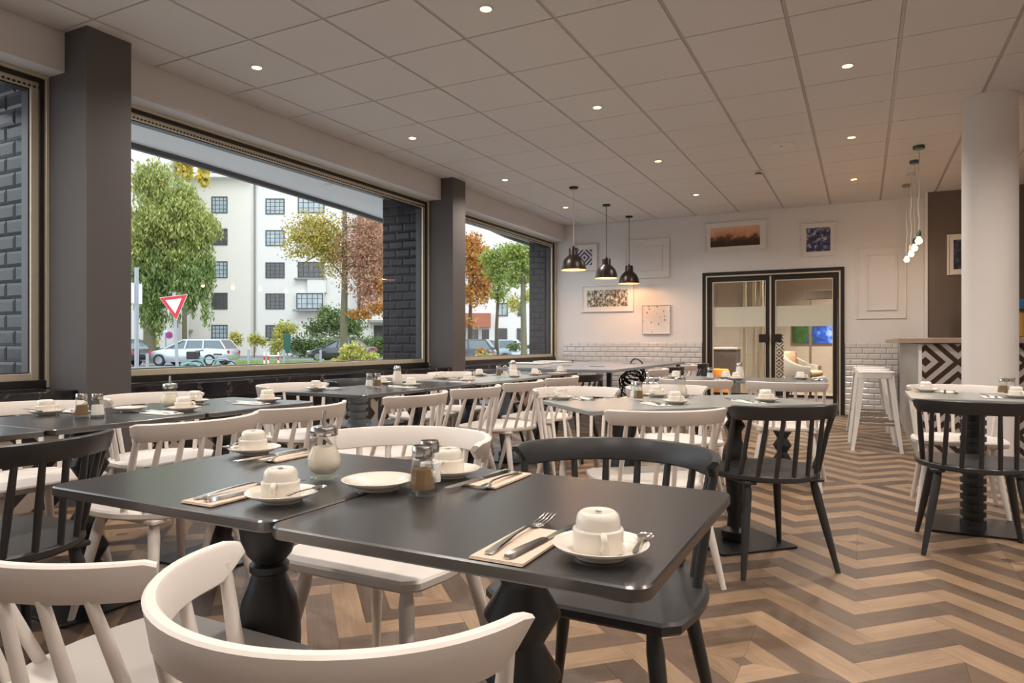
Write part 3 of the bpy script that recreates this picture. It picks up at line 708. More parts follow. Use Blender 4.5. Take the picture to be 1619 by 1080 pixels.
picture(-2.209, -1.292, 2.445, 2.90, YB, 'wide white framed sunset photo above the left door', ART_SUN, mount=.07)
picture(-.808, -.353, 2.304, 2.785, YB, 'white framed dark blue leaf photo above the right door', ART_BLUE, mount=.045)
picture(.98, 1.42, 1.93, 2.46, 10.6, 'white framed night photo on the brown wall beside the column', ART_DARK, mount=.05)
for k, (a, b, c, d) in enumerate(((-.093, .533, 1.378, 2.39), (.036, .426, 1.494, 2.293))):
    bm = BM(); f_ = .022
    for q in ((a, a+f_, c, d), (b-f_, b, c, d), (a+f_, b-f_, c, c+f_), (a+f_, b-f_, d-f_, d)): box(bm, q[0], q[1], YB-.018, YB, q[2], q[3], .004)
    struct('trim_%d' % (11+k), bm, FRAMEW)

# lobby furniture ---------------------------------------------------------
FABW = mat('pale_grey_upholstery', (.26, .25, .24), .85, noise=.04, bump=.3, bscale=300)
FABO = mat('orange_velvet', (.85, .30, .03), .8, noise=.08); FABT = mat('tan_cushion', (.50, .33, .22), .85, noise=.05)
ac = thing('armchair', 'pale upholstered armchair with tan cushions behind the right glass door', 'armchair', (-.98, 13.6, 0), math.radians(-12))
bm = BM(); prism(bm, rrect(-.33, .33, -.32, .34, .08), .33, .43, .03); obj('seat_shell', bm, FABW, ac, 50)
bm = BM(); prism(bm, rrect(-.26, .29, -.30, .27, .08), .43, .53, .03); obj('seat_cushion', bm, FABT, ac, 50)
bm = BM(); R = []
for i in range(25):
    a = math.radians(-125+250*i/24); hh = .62+.26*max(0, math.cos(a*.75))**2
    sec = []
    for dr, z in ((-.03, .36), (.03, .36), (.06, hh-.03), (.04, hh), (-.01, hh), (-.025, hh-.03)):
        r = .36+dr; sec.append(Vector((-r*math.cos(a)*.95, r*math.sin(a), z)))
    R.append(sec)
loft(bm, R); bmesh.ops.recalc_face_normals(bm, faces=bm.faces); obj('backrest', bm, FABW, ac, 60)
bm = BM(); prism(bm, rrect(-.30, -.16, -.22, .22, .06), .5, .88, .04); obj('back_cushion', bm, FABT, ac, 50)
for sx_ in (-1, 1):
    for sy in (-1, 1):
        bm = BM(); tube(bm, [(sx_*.24, sy*.22, .34), (sx_*.30, sy*.28, 0)], [.012, .009], 8); obj('leg', bm, BLACKF, ac)
ot = thing('ottoman', 'round orange ottoman seen through the left glass door', 'ottoman', (-2.43, 13.3, 0))
bm = BM(); lathe(bm, [(.17, .03), (.19, .06), (.19, .50), (.17, .54), (0, .55)], 32); obj('seat', bm, FABO, ot, 40)
bm = BM(); lathe(bm, [(.16, 0), (.16, .03)], 24); obj('base', bm, BLACKF, ot)
ART_GB = ramp_mat('painting_green_blue', [(.30, (.02, .07, .015)), (.46, (.05, .14, .03)), (.52, (.01, .03, .28)), (.64, (.03, .14, .80)), (.78, (.35, .55, .9))], 9, 9, .4, (1, 1, 1), 'noise', (0, -.2, .55, .75))
pt = thing('canvas_painting', 'green and bright blue abstract painting on the lobby wall', 'painting', (-1.0, 15.98, 1.23))
bm = BM(); box(bm, -.36, .62, -.035, 0, -.20, .30, .003); obj('canvas', bm, ART_GB, pt)
dsk = thing('lobby_counter', 'dark grey lobby counter behind the left glass door', 'counter', (-3.0, 14.4, 0))
bm = BM(); box(bm, -1.1, .75, -.3, .3, 0, .9, .005); obj('body', bm, mat('slate_grey_lacquer', (.10, .09, .095), .4, noise=.05), dsk)
bm = BM(); box(bm, -1.14, .79, -.34, .34, .9, .94, .004); obj('worktop', bm, mat('pale_stone_worktop', (.35, .33, .31), .25, noise=.05), dsk)
for k in range(12):
    g = obj('drinking_glass', (lambda b: (lathe(b, [(.022, 0.001), (.025, .004), (.032, .10), (.030, .10), (.022, .008), (0, .008)], 12), b)[1])(BM()), GLASS, None, 40)
    g.location = (-3.1+.11*k-.3+.3, 14.12+.05*(k % 2), .94); tag(g, 'clear glass on the dark lobby counter, ' + ('leftmost', 'second', 'third', 'fourth', 'fifth', 'sixth', 'seventh', 'eighth', 'ninth', 'tenth', 'eleventh', 'rightmost')[k] + ' of the row from the left', 'glass', 'glasses on the lobby counter')
bm = BM()
for x in (-1.86, -1.70, -1.58): box(bm, x, x+.05, 12.4, 12.46, 0, 2.9, .004)
sc_ = tag(obj('brass_screen', bm, BRASS), 'tall brass posts of the inner lobby screen', 'screen')
bm = BM(); box(bm, -1.93, -1.52, 12.42, 12.435, .3, 2.8); obj('pane', bm, PANE, sc_)
bm = BM(); box(bm, -1.39, -1.25, 12.9, 12.95, 0, 1.2); tag(obj('patterned_panel', bm, diamond_mat('strip_diamonds', (0, 2), .14, .19, .06, -1.32, .1, (.04, .03, .03), (.42, .38, .34))), 'narrow panel of black and white diamonds behind the doors', 'panel')
bm = BM(); box(bm, -.98, .6, 13.95, 14.0, 1.85, 2.02, .01); box(bm, -.90, -.86, 13.95, 14.0, 0, 1.85); tag(obj('doorway_surround', bm, DARKWALL), 'dark framed opening in the lobby behind the right door', 'doorway')
pp = thing('potted_plant', 'small leafy potted plant on the lobby counter at the left', 'plant', (-3.22, 14.35, .94))
bm = BM(); lathe(bm, [(.06, 0.001), (.08, .14), (.07, .14), (.06, .12), (0, .12)], 16); obj('pot', bm, BLACKF, pp, 40)
bm = BM()
for k in range(70):
    a = random.random()*2*PI; r = random.uniform(.02, .16); z = random.uniform(.15, .5); c = Vector((math.cos(a)*r, math.sin(a)*r, z)); d = Vector((math.cos(a), math.sin(a), random.uniform(-.2, .8)))*.05; s = Vector((-math.sin(a), math.cos(a), 0))*.015
    bm.faces.new([bm.verts.new(v) for v in (c-s*.3, c+d*.5-s, c+d, c+d*.5+s)])
obj('leaves', bm, leaf_mat('houseplant_leaf', [(.03, .07, .03), (.08, .14, .05)]), pp)

# ================================================================== TABLEWARE
ZT = .7455
def proto(fn):
    d = {}
    def get(key, *a):
        if key not in d: d[key] = fn(key, *a); return d[key]
        return copy_tree(d[key])
    return get
def place(o, x, y, z, rz, label, group):
    o.location = (x, y, z); o.rotation_euler = (0, 0, math.radians(rz)); o['label'] = label; o['group'] = group; return o
MARK = mat('dark_cup_mark', (.05, .05, .08), .5, noise=.05)
def mk_saucer(key):
    t = thing('saucer', '', 'saucer')
    bm = BM(); lathe(bm, [(.0, .003), (.037, .003), (.038, 0), (.042, 0), (.043, .005), (.060, .011), (.0765, .0195), (.0775, .022), (.0755, .0225), (.059, .0145), (.045, .0095), (.040, .0085), (.038, .0075), (0, .0075)], 40)
    obj('dish', bm, CERAMIC, t, 50); return t
def mk_cup(key):
    t = thing('coffee_cup', '', 'cup')
    bm = BM(); lathe(bm, [(0, .004), (.034, .004), (.037, 0), (.0405, .001), (.0412, .006), (.0408, .031), (.0412, .035), (.0395, .0372), (.0365, .0378), (.0360, .042), (.0352, .052), (.0325, .0595), (.028, .0632), (.0245, .0642), (.022, .063), (0, .0628)], 40)
    obj('bowl', bm, CERAMIC, t, 50)
    bm = BM(); tube(bm, [(.038, 0, .034), (.052, 0, .037), (.060, 0, .030), (.058, 0, .018), (.050, 0, .010), (.040, 0, .010)], [.005, .0055, .006, .0055, .005, .005], 8)
    obj('handle', bm, CERAMIC, t, 60)
    bm = BM(); box(bm, -.008, .008, -.0012, .0012, .0628, .0632); box(bm, -.002, .0, -.006, .006, .0628, .0632); box(bm, .004, .006, -.004, .005, .0628, .0632); obj('base_mark', bm, MARK, t)
    return t
def mk_spoon(key):
    t = thing('teaspoon', '', 'spoon')
    bm = BM(); R = []
    for i in range(11):
        a = PI*i/10; yy = .020*math.cos(a); ww = .0125*math.sin(a)+.001; dz = -.004*math.sin(a)
        R.append([Vector((-ww, -yy, .0015)), Vector((0, -yy, dz)), Vector((ww, -yy, .0015)), Vector((0, -yy, dz+.0012))])
    loft(bm, R); bmesh.ops.recalc_face_normals(bm, faces=bm.faces); obj('bowl', bm, CHROME, t, 60)
    bm = BM(); R = []
    for y_, ww, z_ in ((-.018, .002, .001), (-.04, .002, .004), (-.08, .0032, .006), (-.105, .0045, .005), (-.112, .002, .0045)):
        R.append([Vector((-ww, y_, z_)), Vector((ww, y_, z_)), Vector((ww, y_, z_+.0016)), Vector((-ww, y_, z_+.0016))])
    loft(bm, R); bmesh.ops.recalc_face_normals(bm, faces=bm.faces); obj('handle', bm, CHROME, t, 60); return t
def mk_fork(key):
    t = thing('fork', '', 'fork'); bm = BM(); R = []
    for y_, ww, z_ in ((0, .005, .0015), (.004, .0075, .002), (.03, .0062, .004), (.09, .0028, .007), (.135, .0026, .007), (.15, .0035, .004), (.158, .0095, .002), (.172, .0115, .001), (.178, .0115, .001)):
        R.append([Vector((-ww, y_, z_)), Vector((ww, y_, z_)), Vector((ww*.8, y_, z_+.0022)), Vector((-ww*.8, y_, z_+.0022))])
    loft(bm, R); bmesh.ops.recalc_face_normals(bm, faces=bm.faces); obj('handle', bm, CHROME, t, 50)
    for k in range(4):
        x = -.0096+.0064*k; bm = BM(); R = []
        for y_, ww, z_ in ((.176, .0017, .001), (.20, .0015, .002), (.225, .0007, .0065)):
            R.append([Vector((x-ww, y_, z_)), Vector((x+ww, y_, z_)), Vector((x+ww, y_, z_+.002)), Vector((x-ww, y_, z_+.002))])
        loft(bm, R); bmesh.ops.recalc_face_normals(bm, faces=bm.faces); obj('tine', bm, CHROME, t)
    return t
def mk_knife(key):
    t = thing('table_knife', '', 'knife')
    bm = BM(); R = []
    for y_, ww, hh in ((0, .005, .005), (.006, .0085, .007), (.05, .0075, .007), (.10, .006, .006), (.108, .005, .005)):
        R.append([Vector((-ww, y_, .0005)), Vector((ww, y_, .0005)), Vector((ww*.7, y_, hh)), Vector((-ww*.7, y_, hh))])
    loft(bm, R); bmesh.ops.recalc_face_normals(bm, faces=bm.faces); obj('handle', bm, CHROME, t, 40)
    bm = BM(); R = []
    for y_, a, b in ((.107, -.005, .005), (.15, -.0075, .006), (.20, -.0085, .006), (.225, -.004, .005), (.232, 0.002, .004)):
        R.append([Vector((a, y_, .0015)), Vector((b, y_, .0025)), Vector((b, y_, .0042)), Vector((a, y_, .002))])
    loft(bm, R); bmesh.ops.recalc_face_normals(bm, faces=bm.faces); obj('blade', bm, CHROME, t, 40); return t
def mk_napkin(key):
    bm = BM()
    for k, s in enumerate((1, .985, .97)):
        box(bm, -.042*s, .042, -.088*s, .088, .0008+.0013*k, .0008+.0013*(k+1)-.0002, .0004)
    return tag(obj('paper_napkin', bm, NAPKIN if key == 'b' else NAPKIN_W), '', 'napkin')
def mk_shaker(key):
    t = thing('shaker', '', 'shaker'); s = 1
    bm = BM(); n = 8
    lathe(bm, [(.0, 0), (.0235, 0), (.0245, .004), (.0235, .02), (.0165, .058), (.0155, .062), (.0145, .062), (.0215, .012), (0, .009)], 8); obj('glass_body', bm, GLASS, t)
    bm = BM(); lathe(bm, [(0, .0095), (.0205, .010), (.0205, .016), (.0165, .042), (0, .044)], 8); obj('pepper_fill' if key == 'pepper' else 'salt_fill', bm, PEPPER if key == 'pepper' else SALT, t)
    bm = BM(); lathe(bm, [(.0165, .060), (.0170, .062), (.0170, .076), (.0150, .080), (0, .081)], 20); obj('cap', bm, CHROME, t, 40)
    t.scale = (1.22,)*3; return t
def mk_sugar(key):
    t = thing('sugar_pourer', '', 'sugar pourer')
    outer = [(.0, 0), (.030, 0), (.034, .003), (.030, .008), (.040, .022), (.0435, .036), (.041, .052), (.032, .072), (.0285, .086), (.030, .104), (.0305, .112)]
    inner = [(.0285, .112), (.0265, .088), (.030, .074), (.038, .054), (.0405, .036), (.037, .024), (.026, .012), (0, .012)]
    bm = BM(); lathe(bm, outer+inner, 40, flute=.018); obj('glass_jar', bm, GLASS, t, 25)
    bm = BM(); lathe(bm, [(0, .0125), (.025, .0125), (.036, .025), (.0395, .037), (.037, .054), (.0295, .074), (.028, .078) , (0, .080)], 32); obj('sugar_fill', bm, SUGAR, t, 40)
    bm = BM(); lathe(bm, [(.0325, .106), (.034, .108), (.034, .122), (.031, .128), (.018, .131), (0, .132)], 32); obj('screw_lid', bm, CHROME, t, 40)
    bm = BM(); tube(bm, [(0, 0, .128), (0, 0, .152), (.001, 0, .168)], [.0055, .005, .004], 12); obj('spout', bm, CHROME, t, 40); t.scale = (.9,)*3; return t
def mk_sugarw(key):
    t = thing('sugar_pourer', '', 'sugar pourer')
    bm = BM(); lathe(bm, [(0, 0), (.036, 0), (.038, .004), (.036, .03), (.028, .075), (.024, .092), (0, .094)], 28); obj('body', bm, CERAMIC, t, 40)
    bm = BM(); lathe(bm, [(.0255, .09), (.027, .095), (.027, .108), (.018, .122), (0, .126)], 24); obj('screw_lid', bm, CHROME, t, 40); return t
SAU, CUP, SPN, FRK, KNF, NAP, SHK = map(proto, (mk_saucer, mk_cup, mk_spoon, mk_fork, mk_knife, mk_napkin, mk_shaker)); SUGP = proto(lambda k: mk_sugar(k) if k == 'glass' else mk_sugarw(k)); SUG_S = .9
def rot2(x, y, a): c, s = math.cos(math.radians(a)), math.sin(math.radians(a)); return x*c-y*s, x*s+y*c
def setting(x, y, rz, where, nap=True, spoon=True, hand=-60, white=False, naprot=0, far=False, size=.88):
    """saucer centre x,y; rz = heading of the diner (0=+y)"""
    s = place(SAU('s'), x, y, ZT, 0, 'cream saucer under the cup ' + where, 'cream saucers'); s.scale = (size,)*3
    c = place(CUP('c'), x-.004, y, ZT+.0078*size, rz+hand, 'upside-down cream cup ' + where, 'upturned coffee cups'); c.scale = (size,)*3
    if spoon:
        dx, dy = rot2(.052, .045, rz)
        o = place(SPN('s'), x+dx, y+dy, ZT+.0225, rz+8, 'teaspoon on the saucer ' + where, 'teaspoons'); o.scale = (size,)*3
    if nap:
        dx, dy = rot2(-.118, -.012, rz)
        n = place(NAP('w' if white else 'b'), x+dx, y+dy, ZT, rz+naprot, ('white' if white else 'beige') + ' napkin by the cup ' + where, 'paper napkins')
        dx, dy = rot2(-.137, -.085, rz)
        place(FRK('f'), x+dx, y+dy, ZT+.0048, rz+1, 'fork on the napkin ' + where, 'forks')
        dx, dy = rot2(-.105, -.09, rz)
        place(KNF('k'), x+dx, y+dy, ZT+.0048, rz-6, 'knife on the napkin ' + where, 'table knives')
setting(-.333, .925, 0, 'nearest the camera at the front right corner', hand=-60, size=.89)
setting(-.990, .963, 0, 'left of the sugar pourer, front of the foreground table', hand=-60, size=.89)
setting(-1.475, 1.335, 180, 'at the far left corner of the foreground table', hand=0, size=.89)
setting(-.835, 1.315, 180, 'behind the glass shakers on the foreground table', spoon=False, hand=100, size=.89)
place(SAU('s'), -.895, 1.135, ZT, 0, 'empty cream plate between sugar pourer and shakers on the foreground table', 'empty plates').scale = (.98,)*3
place(SUGP('glass'), -1.075, 1.17, ZT, 20, 'fluted glass sugar pourer on the foreground table', 'sugar pourers')
place(SHK('pepper'), -.785, 1.135, ZT, 0, 'glass pepper shaker with brown pepper on the foreground table', 'glass shakers')
place(SHK('salt'), -.812, 1.20, ZT, 10, 'glass salt shaker right behind the pepper on the foreground table', 'glass shakers')
# near window row
setting(-3.045, 1.655, -90, 'at the left edge in the near window row', hand=180)
setting(-2.665, 2.02, 90, 'right of the sugar pourer in the near window row', hand=-70, white=True)
setting(-2.94, 2.29, -90, 'behind the sugar pourer in the near window row', hand=60, nap=False)
setting(-2.69, 2.52, 90, 'at the far end of the near window row', hand=20, white=True, nap=True)
place(SAU('s'), -2.86, 1.90, ZT, 0, 'empty cream plate left of the sugar pourer in the near window row', 'empty plates')
place(SUGP('glass'), -2.80, 2.05, ZT, 20, 'glass sugar pourer in front of the front pillar', 'sugar pourers')
place(SHK('pepper'), -2.80, 1.655, ZT, 0, 'left small shaker filled brown in the near window row', 'glass shakers')
place(SHK('salt'), -2.745, 1.685, ZT, 0, 'right small shaker filled white in the near window row', 'glass shakers')
# middle window row
setting(-3.06, 3.26, -90, 'at the near corner of the middle window row', hand=20, white=True)
setting(-2.76, 3.86, 90, 'right of the white sugar pourer in the middle window row', hand=0, white=True)
place(SHK('salt'), -2.93, 3.62, ZT, 0, 'left shaker, white filled, in the middle window row', 'glass shakers')
place(SHK('pepper'), -2.89, 3.655, ZT, 0, 'right shaker, brown filled, in the middle window row', 'glass shakers')
setting(-3.08, 3.95, -90, 'left of the white sugar pourer in the middle window row', hand=180, nap=False, spoon=False)
place(SUGP('white'), -3.00, 4.02, ZT, 0, 'white sugar pourer with steel lid in the middle window row', 'sugar pourers').scale = (1, 1, 1.1)
# far window row
setting(-3.07, 4.72, -90, 'on the pale table left of the middle pillar', white=True)
setting(-2.72, 4.55, 90, 'at the near end of the pale far window tables', white=True)
setting(-3.06, 5.32, -90, 'right of the middle pillar in the far window row', white=True)
place(SHK('pepper'), -2.84, 5.27, ZT, 0, 'left shaker, brown filled, in the far window row', 'glass shakers')
place(SHK('salt'), -2.79, 5.30, ZT, 0, 'right shaker, white filled, in the far window row', 'glass shakers')
setting(-3.05, 5.98, -90, 'behind the shakers of the far window row', nap=False)
place(SUGP('white'), -2.90, 5.66, ZT, 0, 'white sugar pourer with steel lid in the far window row', 'sugar pourers').scale = (1, 1, 1.1)
setting(-2.68, 5.26, 90, 'in front of the far white sugar pourer', nap=False)
setting(-2.67, 5.66, 90, 'second from the end of the far window row', nap=False)
setting(-2.68, 6.28, 90, 'at the end of the far window row', white=True)
# diagonal tables
setting(-1.42, 3.34, 225, 'at the left corner of the diagonal pale table', white=True)
setting(-1.02, 3.74, 225, 'behind the salt shaker on the diagonal pale table', hand=180)
setting(-.82, 3.36, 45, 'in front of the sugar pourer on the diagonal pale table', hand=-70, white=True)
setting(-.44, 3.70, 45, 'on the diagonal pale table above the dark chair', hand=-80, white=True)
place(SUGP('glass'), -.885, 3.72, ZT, 0, 'glass sugar pourer on the diagonal pale table', 'sugar pourers')
place(SHK('salt'), -1.07, 3.50, ZT, 0, 'white filled shaker on the diagonal pale table', 'glass shakers')
place(SHK('pepper'), -1.04, 3.46, ZT, 0, 'yellow-brown filled shaker on the diagonal pale table', 'glass shakers')
# rear tables
setting(-1.40, 5.75, 0, 'at the left end of the rear tables', white=True)
setting(-1.01, 5.86, 180, 'behind the front cup of the left rear table', nap=False)
setting(-.90, 5.70, 0, 'beside the sugar pourer on the rear tables', white=True)
setting(-.45, 6.02, 180, 'alone on the right rear table before the doors', white=True, hand=180)
place(SUGP('white'), -.93, 6.03, ZT, 0, 'white sugar pourer on the rear table before the glass doors', 'sugar pourers').scale = (1, 1, 1.1)
place(SHK('salt'), -1.12, 5.74, ZT, 0, 'white filled shaker on the left rear table', 'glass shakers')
# right table
setting(.345, 4.87, 180, 'at the left of the right table', white=True)
setting(.745, 4.56, 0, 'cut by the right edge of the photo', white=True)
place(SHK('pepper'), .722, 4.83, ZT, 0, 'left shaker on the right table', 'glass shakers')
place(SHK('salt'), .764, 4.85, ZT, 0, 'right shaker on the right table', 'glass shakers')
# ================================================================== OUTSIDE
def OUT(px, D, z=0):
    u = (px-809.5)/1080*D; return Vector((-math.sin(TH)*D+math.cos(TH)*u, math.cos(TH)*D+math.sin(TH)*u, z))
def ZP(py, D): return H-(py-541)/1080*D
GZ = -.25
ASPH = mat('asphalt', (.22, .22, .225), .9, noise=.12, nscale=3); PAVE = mat('pavement_slabs', (.42, .40, .37), .9, noise=.1, nscale=5)
bm = BM(); box(bm, -140, XW-.12, -60, 160, GZ-.2, GZ); struct('ground', bm, ASPH)
bm = BM(); box(bm, -12, XW-.12, -60, 60, GZ, GZ+.03); struct('pavement', bm, PAVE)
GRASS = leaf_mat('grass_blades', [(.16, .26, .04), (.28, .40, .08), (.42, .50, .14)])
# canopy over the pavement
CAN = mat('canopy_soffit_paint', (.78, .78, .80), .8, noise=.02); CANE = mat('canopy_edge', (.10, .10, .10), .6, noise=.05)
edge = [(-5.8, YN-3), (-5.92, 3.96), (-5.95, 4.6), (-6.06, 5.84), (-6.17, 7.04), (-6.34, 8.3), (-5.2, 8.35), (-5.12, 8.52), (-5.2, 9.27), (-5.35, 10.18), (-5.46, 11.5), (-5.5, 14)]
bm = BM(); a = [bm.verts.new((x, y, 2.86)) for x, y in edge]+[bm.verts.new((XW-.24, 14, 2.86)), bm.verts.new((XW-.24, YN-3, 2.86))]
b = [bm.verts.new(v.co+Vector((0, 0, .3))) for v in a]; bm.faces.new(a); bm.faces.new(list(reversed(b)))
for i in range(len(a)): bm.faces.new((a[i-1], a[i], b[i], b[i-1]))
bmesh.ops.recalc_face_normals(bm, faces=bm.faces); can = struct('canopy', bm, CAN)
bm = BM(); P = [Vector((x, y, 0)) for x, y in edge]; R = []
for p in P: R.append([p+Vector((-.02, 0, 2.81)), p+Vector((.03, 0, 2.81)), p+Vector((.03, 0, 2.87)), p+Vector((.0, 0, 3.18)), p+Vector((-.02, 0, 3.18))])
loft(bm, R); bmesh.ops.recalc_face_normals(bm, faces=bm.faces); struct('edge_trim', bm, CANE, can)
for k, (x, y) in enumerate(((-5.35, 4.6), (-5.45, 6.0), (-5.0, 8.9))):
    t = thing('canopy_downlight', 'small recessed light in the canopy soffit outside, ' + ('left', 'middle', 'right')[k], 'light', (x, y, 2.86), 0, 'canopy lights')
    bm = BM(); lathe(bm, [(0, -.004), (.05, -.004), (.055, 0), (0, 0)], 20); obj('lens', bm, PLASTICW, t)
# tiled exterior piers
for k, (ya, yb, xo) in enumerate(((2.60, 2.93, -5.36), (6.96, 7.33, -5.42), (10.78, 11.3, -5.2))):
    bm = BM(); box(bm, xo, XW-.125, ya, yb, GZ, 2.86); pr_ = struct('tiled_pier', bm, GROUTK)
    tile_field(pr_, xo, XW-.13, ya, .55, 2.86, .215, .108, TILEK, 'glazed_tile', .020, .009)
# building -----------------------------------------------------------------
STUC = mat('cream_render', (.70, .67, .60), .9, noise=.03, nscale=.6); STUC2 = mat('white_render', (.72, .705, .67), .9, noise=.03, nscale=.6)
WFR = mat('dark_teal_window_frame', (.055, .065, .07), .5, noise=.05); WGL = mat('curtained_pane', (.36, .42, .45), .12, noise=.5, nscale=1.2, spec=.8)
WGD = mat('dark_pane', (.07, .065, .065), .1, noise=.5, nscale=1.5, spec=.8); ROOFM = mat('slate_roof', (.22, .24, .27), .7, noise=.1)
GREYST = mat('grey_stone', (.30, .30, .30), .8, noise=.05); REDB = mat('red_brown_render', (.36, .12, .07), .85, noise=.08, nscale=2)
def bldg(label, D):
    t = thing('apartment_building', label, 'building', OUT(809.5, D, 0), TH); return t
def L(px, D): return (px-809.5)/1080*D
def bwin(par, D, x0, x1, y0, y1, nx=4, ny=4, sill=False, glassm=WGL, dy=0, frm=None):
    a, b, c, d = L(x0, D), L(x1, D), ZP(y1, D), ZP(y0, D); fw = .09
    bm = BM(); yy = dy-.06
    box(bm, a, a+fw, yy, dy+.1, c, d); box(bm, b-fw, b, yy, dy+.1, c, d); box(bm, a+fw, b-fw, yy, dy+.1, c, c+fw); box(bm, a+fw, b-fw, yy, dy+.1, d-fw, d)
    for i in range(1, nx): x = a+(b-a)*i/nx; box(bm, x-.025, x+.025, yy+.02, dy+.02, c+fw, d-fw)
    for i in range(1, ny): z = c+(d-c)*i/ny; box(bm, a+fw, b-fw, yy+.025, dy+.02, z-.02, z+.02)
    f = obj('window', bm, frm or WFR, par)
    bm = BM(); box(bm, a+fw*.5, b-fw*.5, dy+.0-.012, dy-.004, c+fw*.5, d-fw*.5); obj('pane', bm, glassm, f)
    if sill:
        bm = BM(); box(bm, a-.25, b+.25, dy-.5, dy, c-.22, c-.05, .02); obj('sill', bm, GREYST, par)
D1 = 66
B = bldg('white five-storey apartment building across the street with gridded windows', D1)
bm = BM(); box(bm, L(402, D1), L(565, D1), 0, 12, GZ, ZP(283, D1)); obj('wall', bm, STUC2, B)
bm = BM(); box(bm, L(236, D1), L(402, D1), -.9, 12, GZ, ZP(287, D1)); obj('wing_wall', bm, STUC, B)
bm = BM(); box(bm, L(228, D1), L(408, D1), -1.7, 12.5, ZP(287, D1), ZP(281, D1), .05); obj('eaves', bm, STUC2, B)
bm = BM(); prism(bm, [(L(232, D1), -1.4), (L(412, D1), -1.4), (L(412, D1), 12), (L(232, D1), 12)], ZP(281, D1), ZP(278, D1)); x0, x1 = L(235, D1), L(406, D1)
v = [bm.verts.new(p) for p in ((x0, -1.3, ZP(280, D1)), (x1, -1.3, ZP(280, D1)), (x1-2, 5, ZP(264, D1)), (x0, 5, ZP(264, D1)), (x0, 11, ZP(280, D1)), (x1, 11, ZP(280, D1)))]
for q in ((0, 1, 2, 3), (3, 2, 5, 4), (1, 5, 2), (0, 3, 4)): bm.faces.new([v[i] for i in q])
obj('roof', bm, ROOFM, B)
bm = BM(); tube(bm, [(L(404, D1), -.1, GZ+.3), (L(404, D1), -.1, ZP(290, D1))], .07, 8); obj('downpipe', bm, GREYST, B)
for yc in (327, 377, 428, 477, 527):
    bwin(B, D1, 341, 366, yc-13, yc+13, 4, 4, glassm=WGD if yc in (377, 477) else WGL, dy=-.9)
    if yc > 330: bwin(B, D1, 264, 286, yc-13, yc+13, 4, 4, glassm=WGD, dy=-.9)
    bwin(B, D1, 420, 450, yc-13, yc+12, 4, 4, glassm=WGL if yc < 400 else WGD)
for yc in (325, 427, 477): bwin(B, D1, 471, 513, yc-13, yc+12, 5, 3, sill=yc > 400, dy=-.45 if yc == 477 else 0, glassm=WGD if yc == 427 else WGL)
bm = BM(); box(bm, L(470, D1), L(514, D1), -.44, 0, ZP(491, D1), ZP(463, D1)); box(bm, L(488, D1), L(517, D1), -.44, 0, ZP(463, D1), ZP(441, D1)); obj('bay', bm, STUC2, B)
bm = BM(); box(bm, L(258, D1), L(303, D1), -.95, -.85, GZ, ZP(503, D1)); box(bm, L(248, D1), L(312, D1), -2.2, -.9, ZP(524, D1), ZP(521, D1)); obj('entrance', bm, GREYST, B)
bm = BM(); box(bm, L(262, D1), L(282, D1), -1.0, -.93, GZ, ZP(504, D1)); obj('door', bm, WGD, B)
D2 = 63
B2 = bldg('reddish apartment building behind the brown autumn tree', D2)
bm = BM(); box(bm, L(566, D2), L(700, D2), 1, 12, GZ, ZP(270, D2)); obj('wall', bm, mat('pinkish_render', (.55, .36, .30), .9, noise=.05, nscale=1), B2)
bm = BM(); box(bm, L(566, D2), L(640, D2), .9, 1, GZ, ZP(490, D2)); obj('plinth_wall', bm, STUC, B2)
for yc in (345, 400, 455): bwin(B2, D2, 588, 614, yc-15, yc+13, 3, 3, glassm=WGD, dy=1)
bm = BM(); box(bm, L(588, D2), L(622, D2), .84, .9, GZ, ZP(514, D2)); obj('garage_door', bm, WGD, B2)
bm = BM(); box(bm, L(580, D2), L(625, D2), .2, 1, ZP(510, D2), ZP(506, D2)); obj('door_canopy', bm, GREYST, B2)
D3 = 58
B3 = bldg('white apartment block with red-brown balcony seen through the far window', D3)
bm = BM(); box(bm, L(705, D3), L(900, D3), 0, 10, GZ, ZP(330, D3)); obj('wall', bm, STUC2, B3)
bm = BM(); box(bm, L(700, D3), L(776, D3), -1.2, 0, ZP(518, D3), ZP(496, D3)); obj('balcony', bm, REDB, B3)
for q in ((740, 758), (760, 775), (722, 738)): bwin(B3, D3, q[0], q[1], 519, 541, 1, 1, glassm=WGD, dy=-.0, frm=STUC2)
for q in ((785, 803, 479, 500), (785, 802, 519, 541), (818, 828, 478, 500), (817, 832, 519, 541), (740, 760, 440, 462)): bwin(B3, D3, *q, 2, 1, glassm=WGL if q[0] == 785 and q[2] < 500 else WGD)
D4 = 46
B4 = bldg('pale building facade seen through the leftmost window', D4)
bm = BM(); box(bm, L(-420, D4), L(120, D4), 6, 16, GZ, ZP(-200, D4)); obj('wall', bm, STUC2, B4)
for xx in (-20, -120, -220):
    for yc in (200, 330, 450): bwin(B4, D4, xx-22, xx+8, yc-22, yc+22, 3, 3, dy=6)
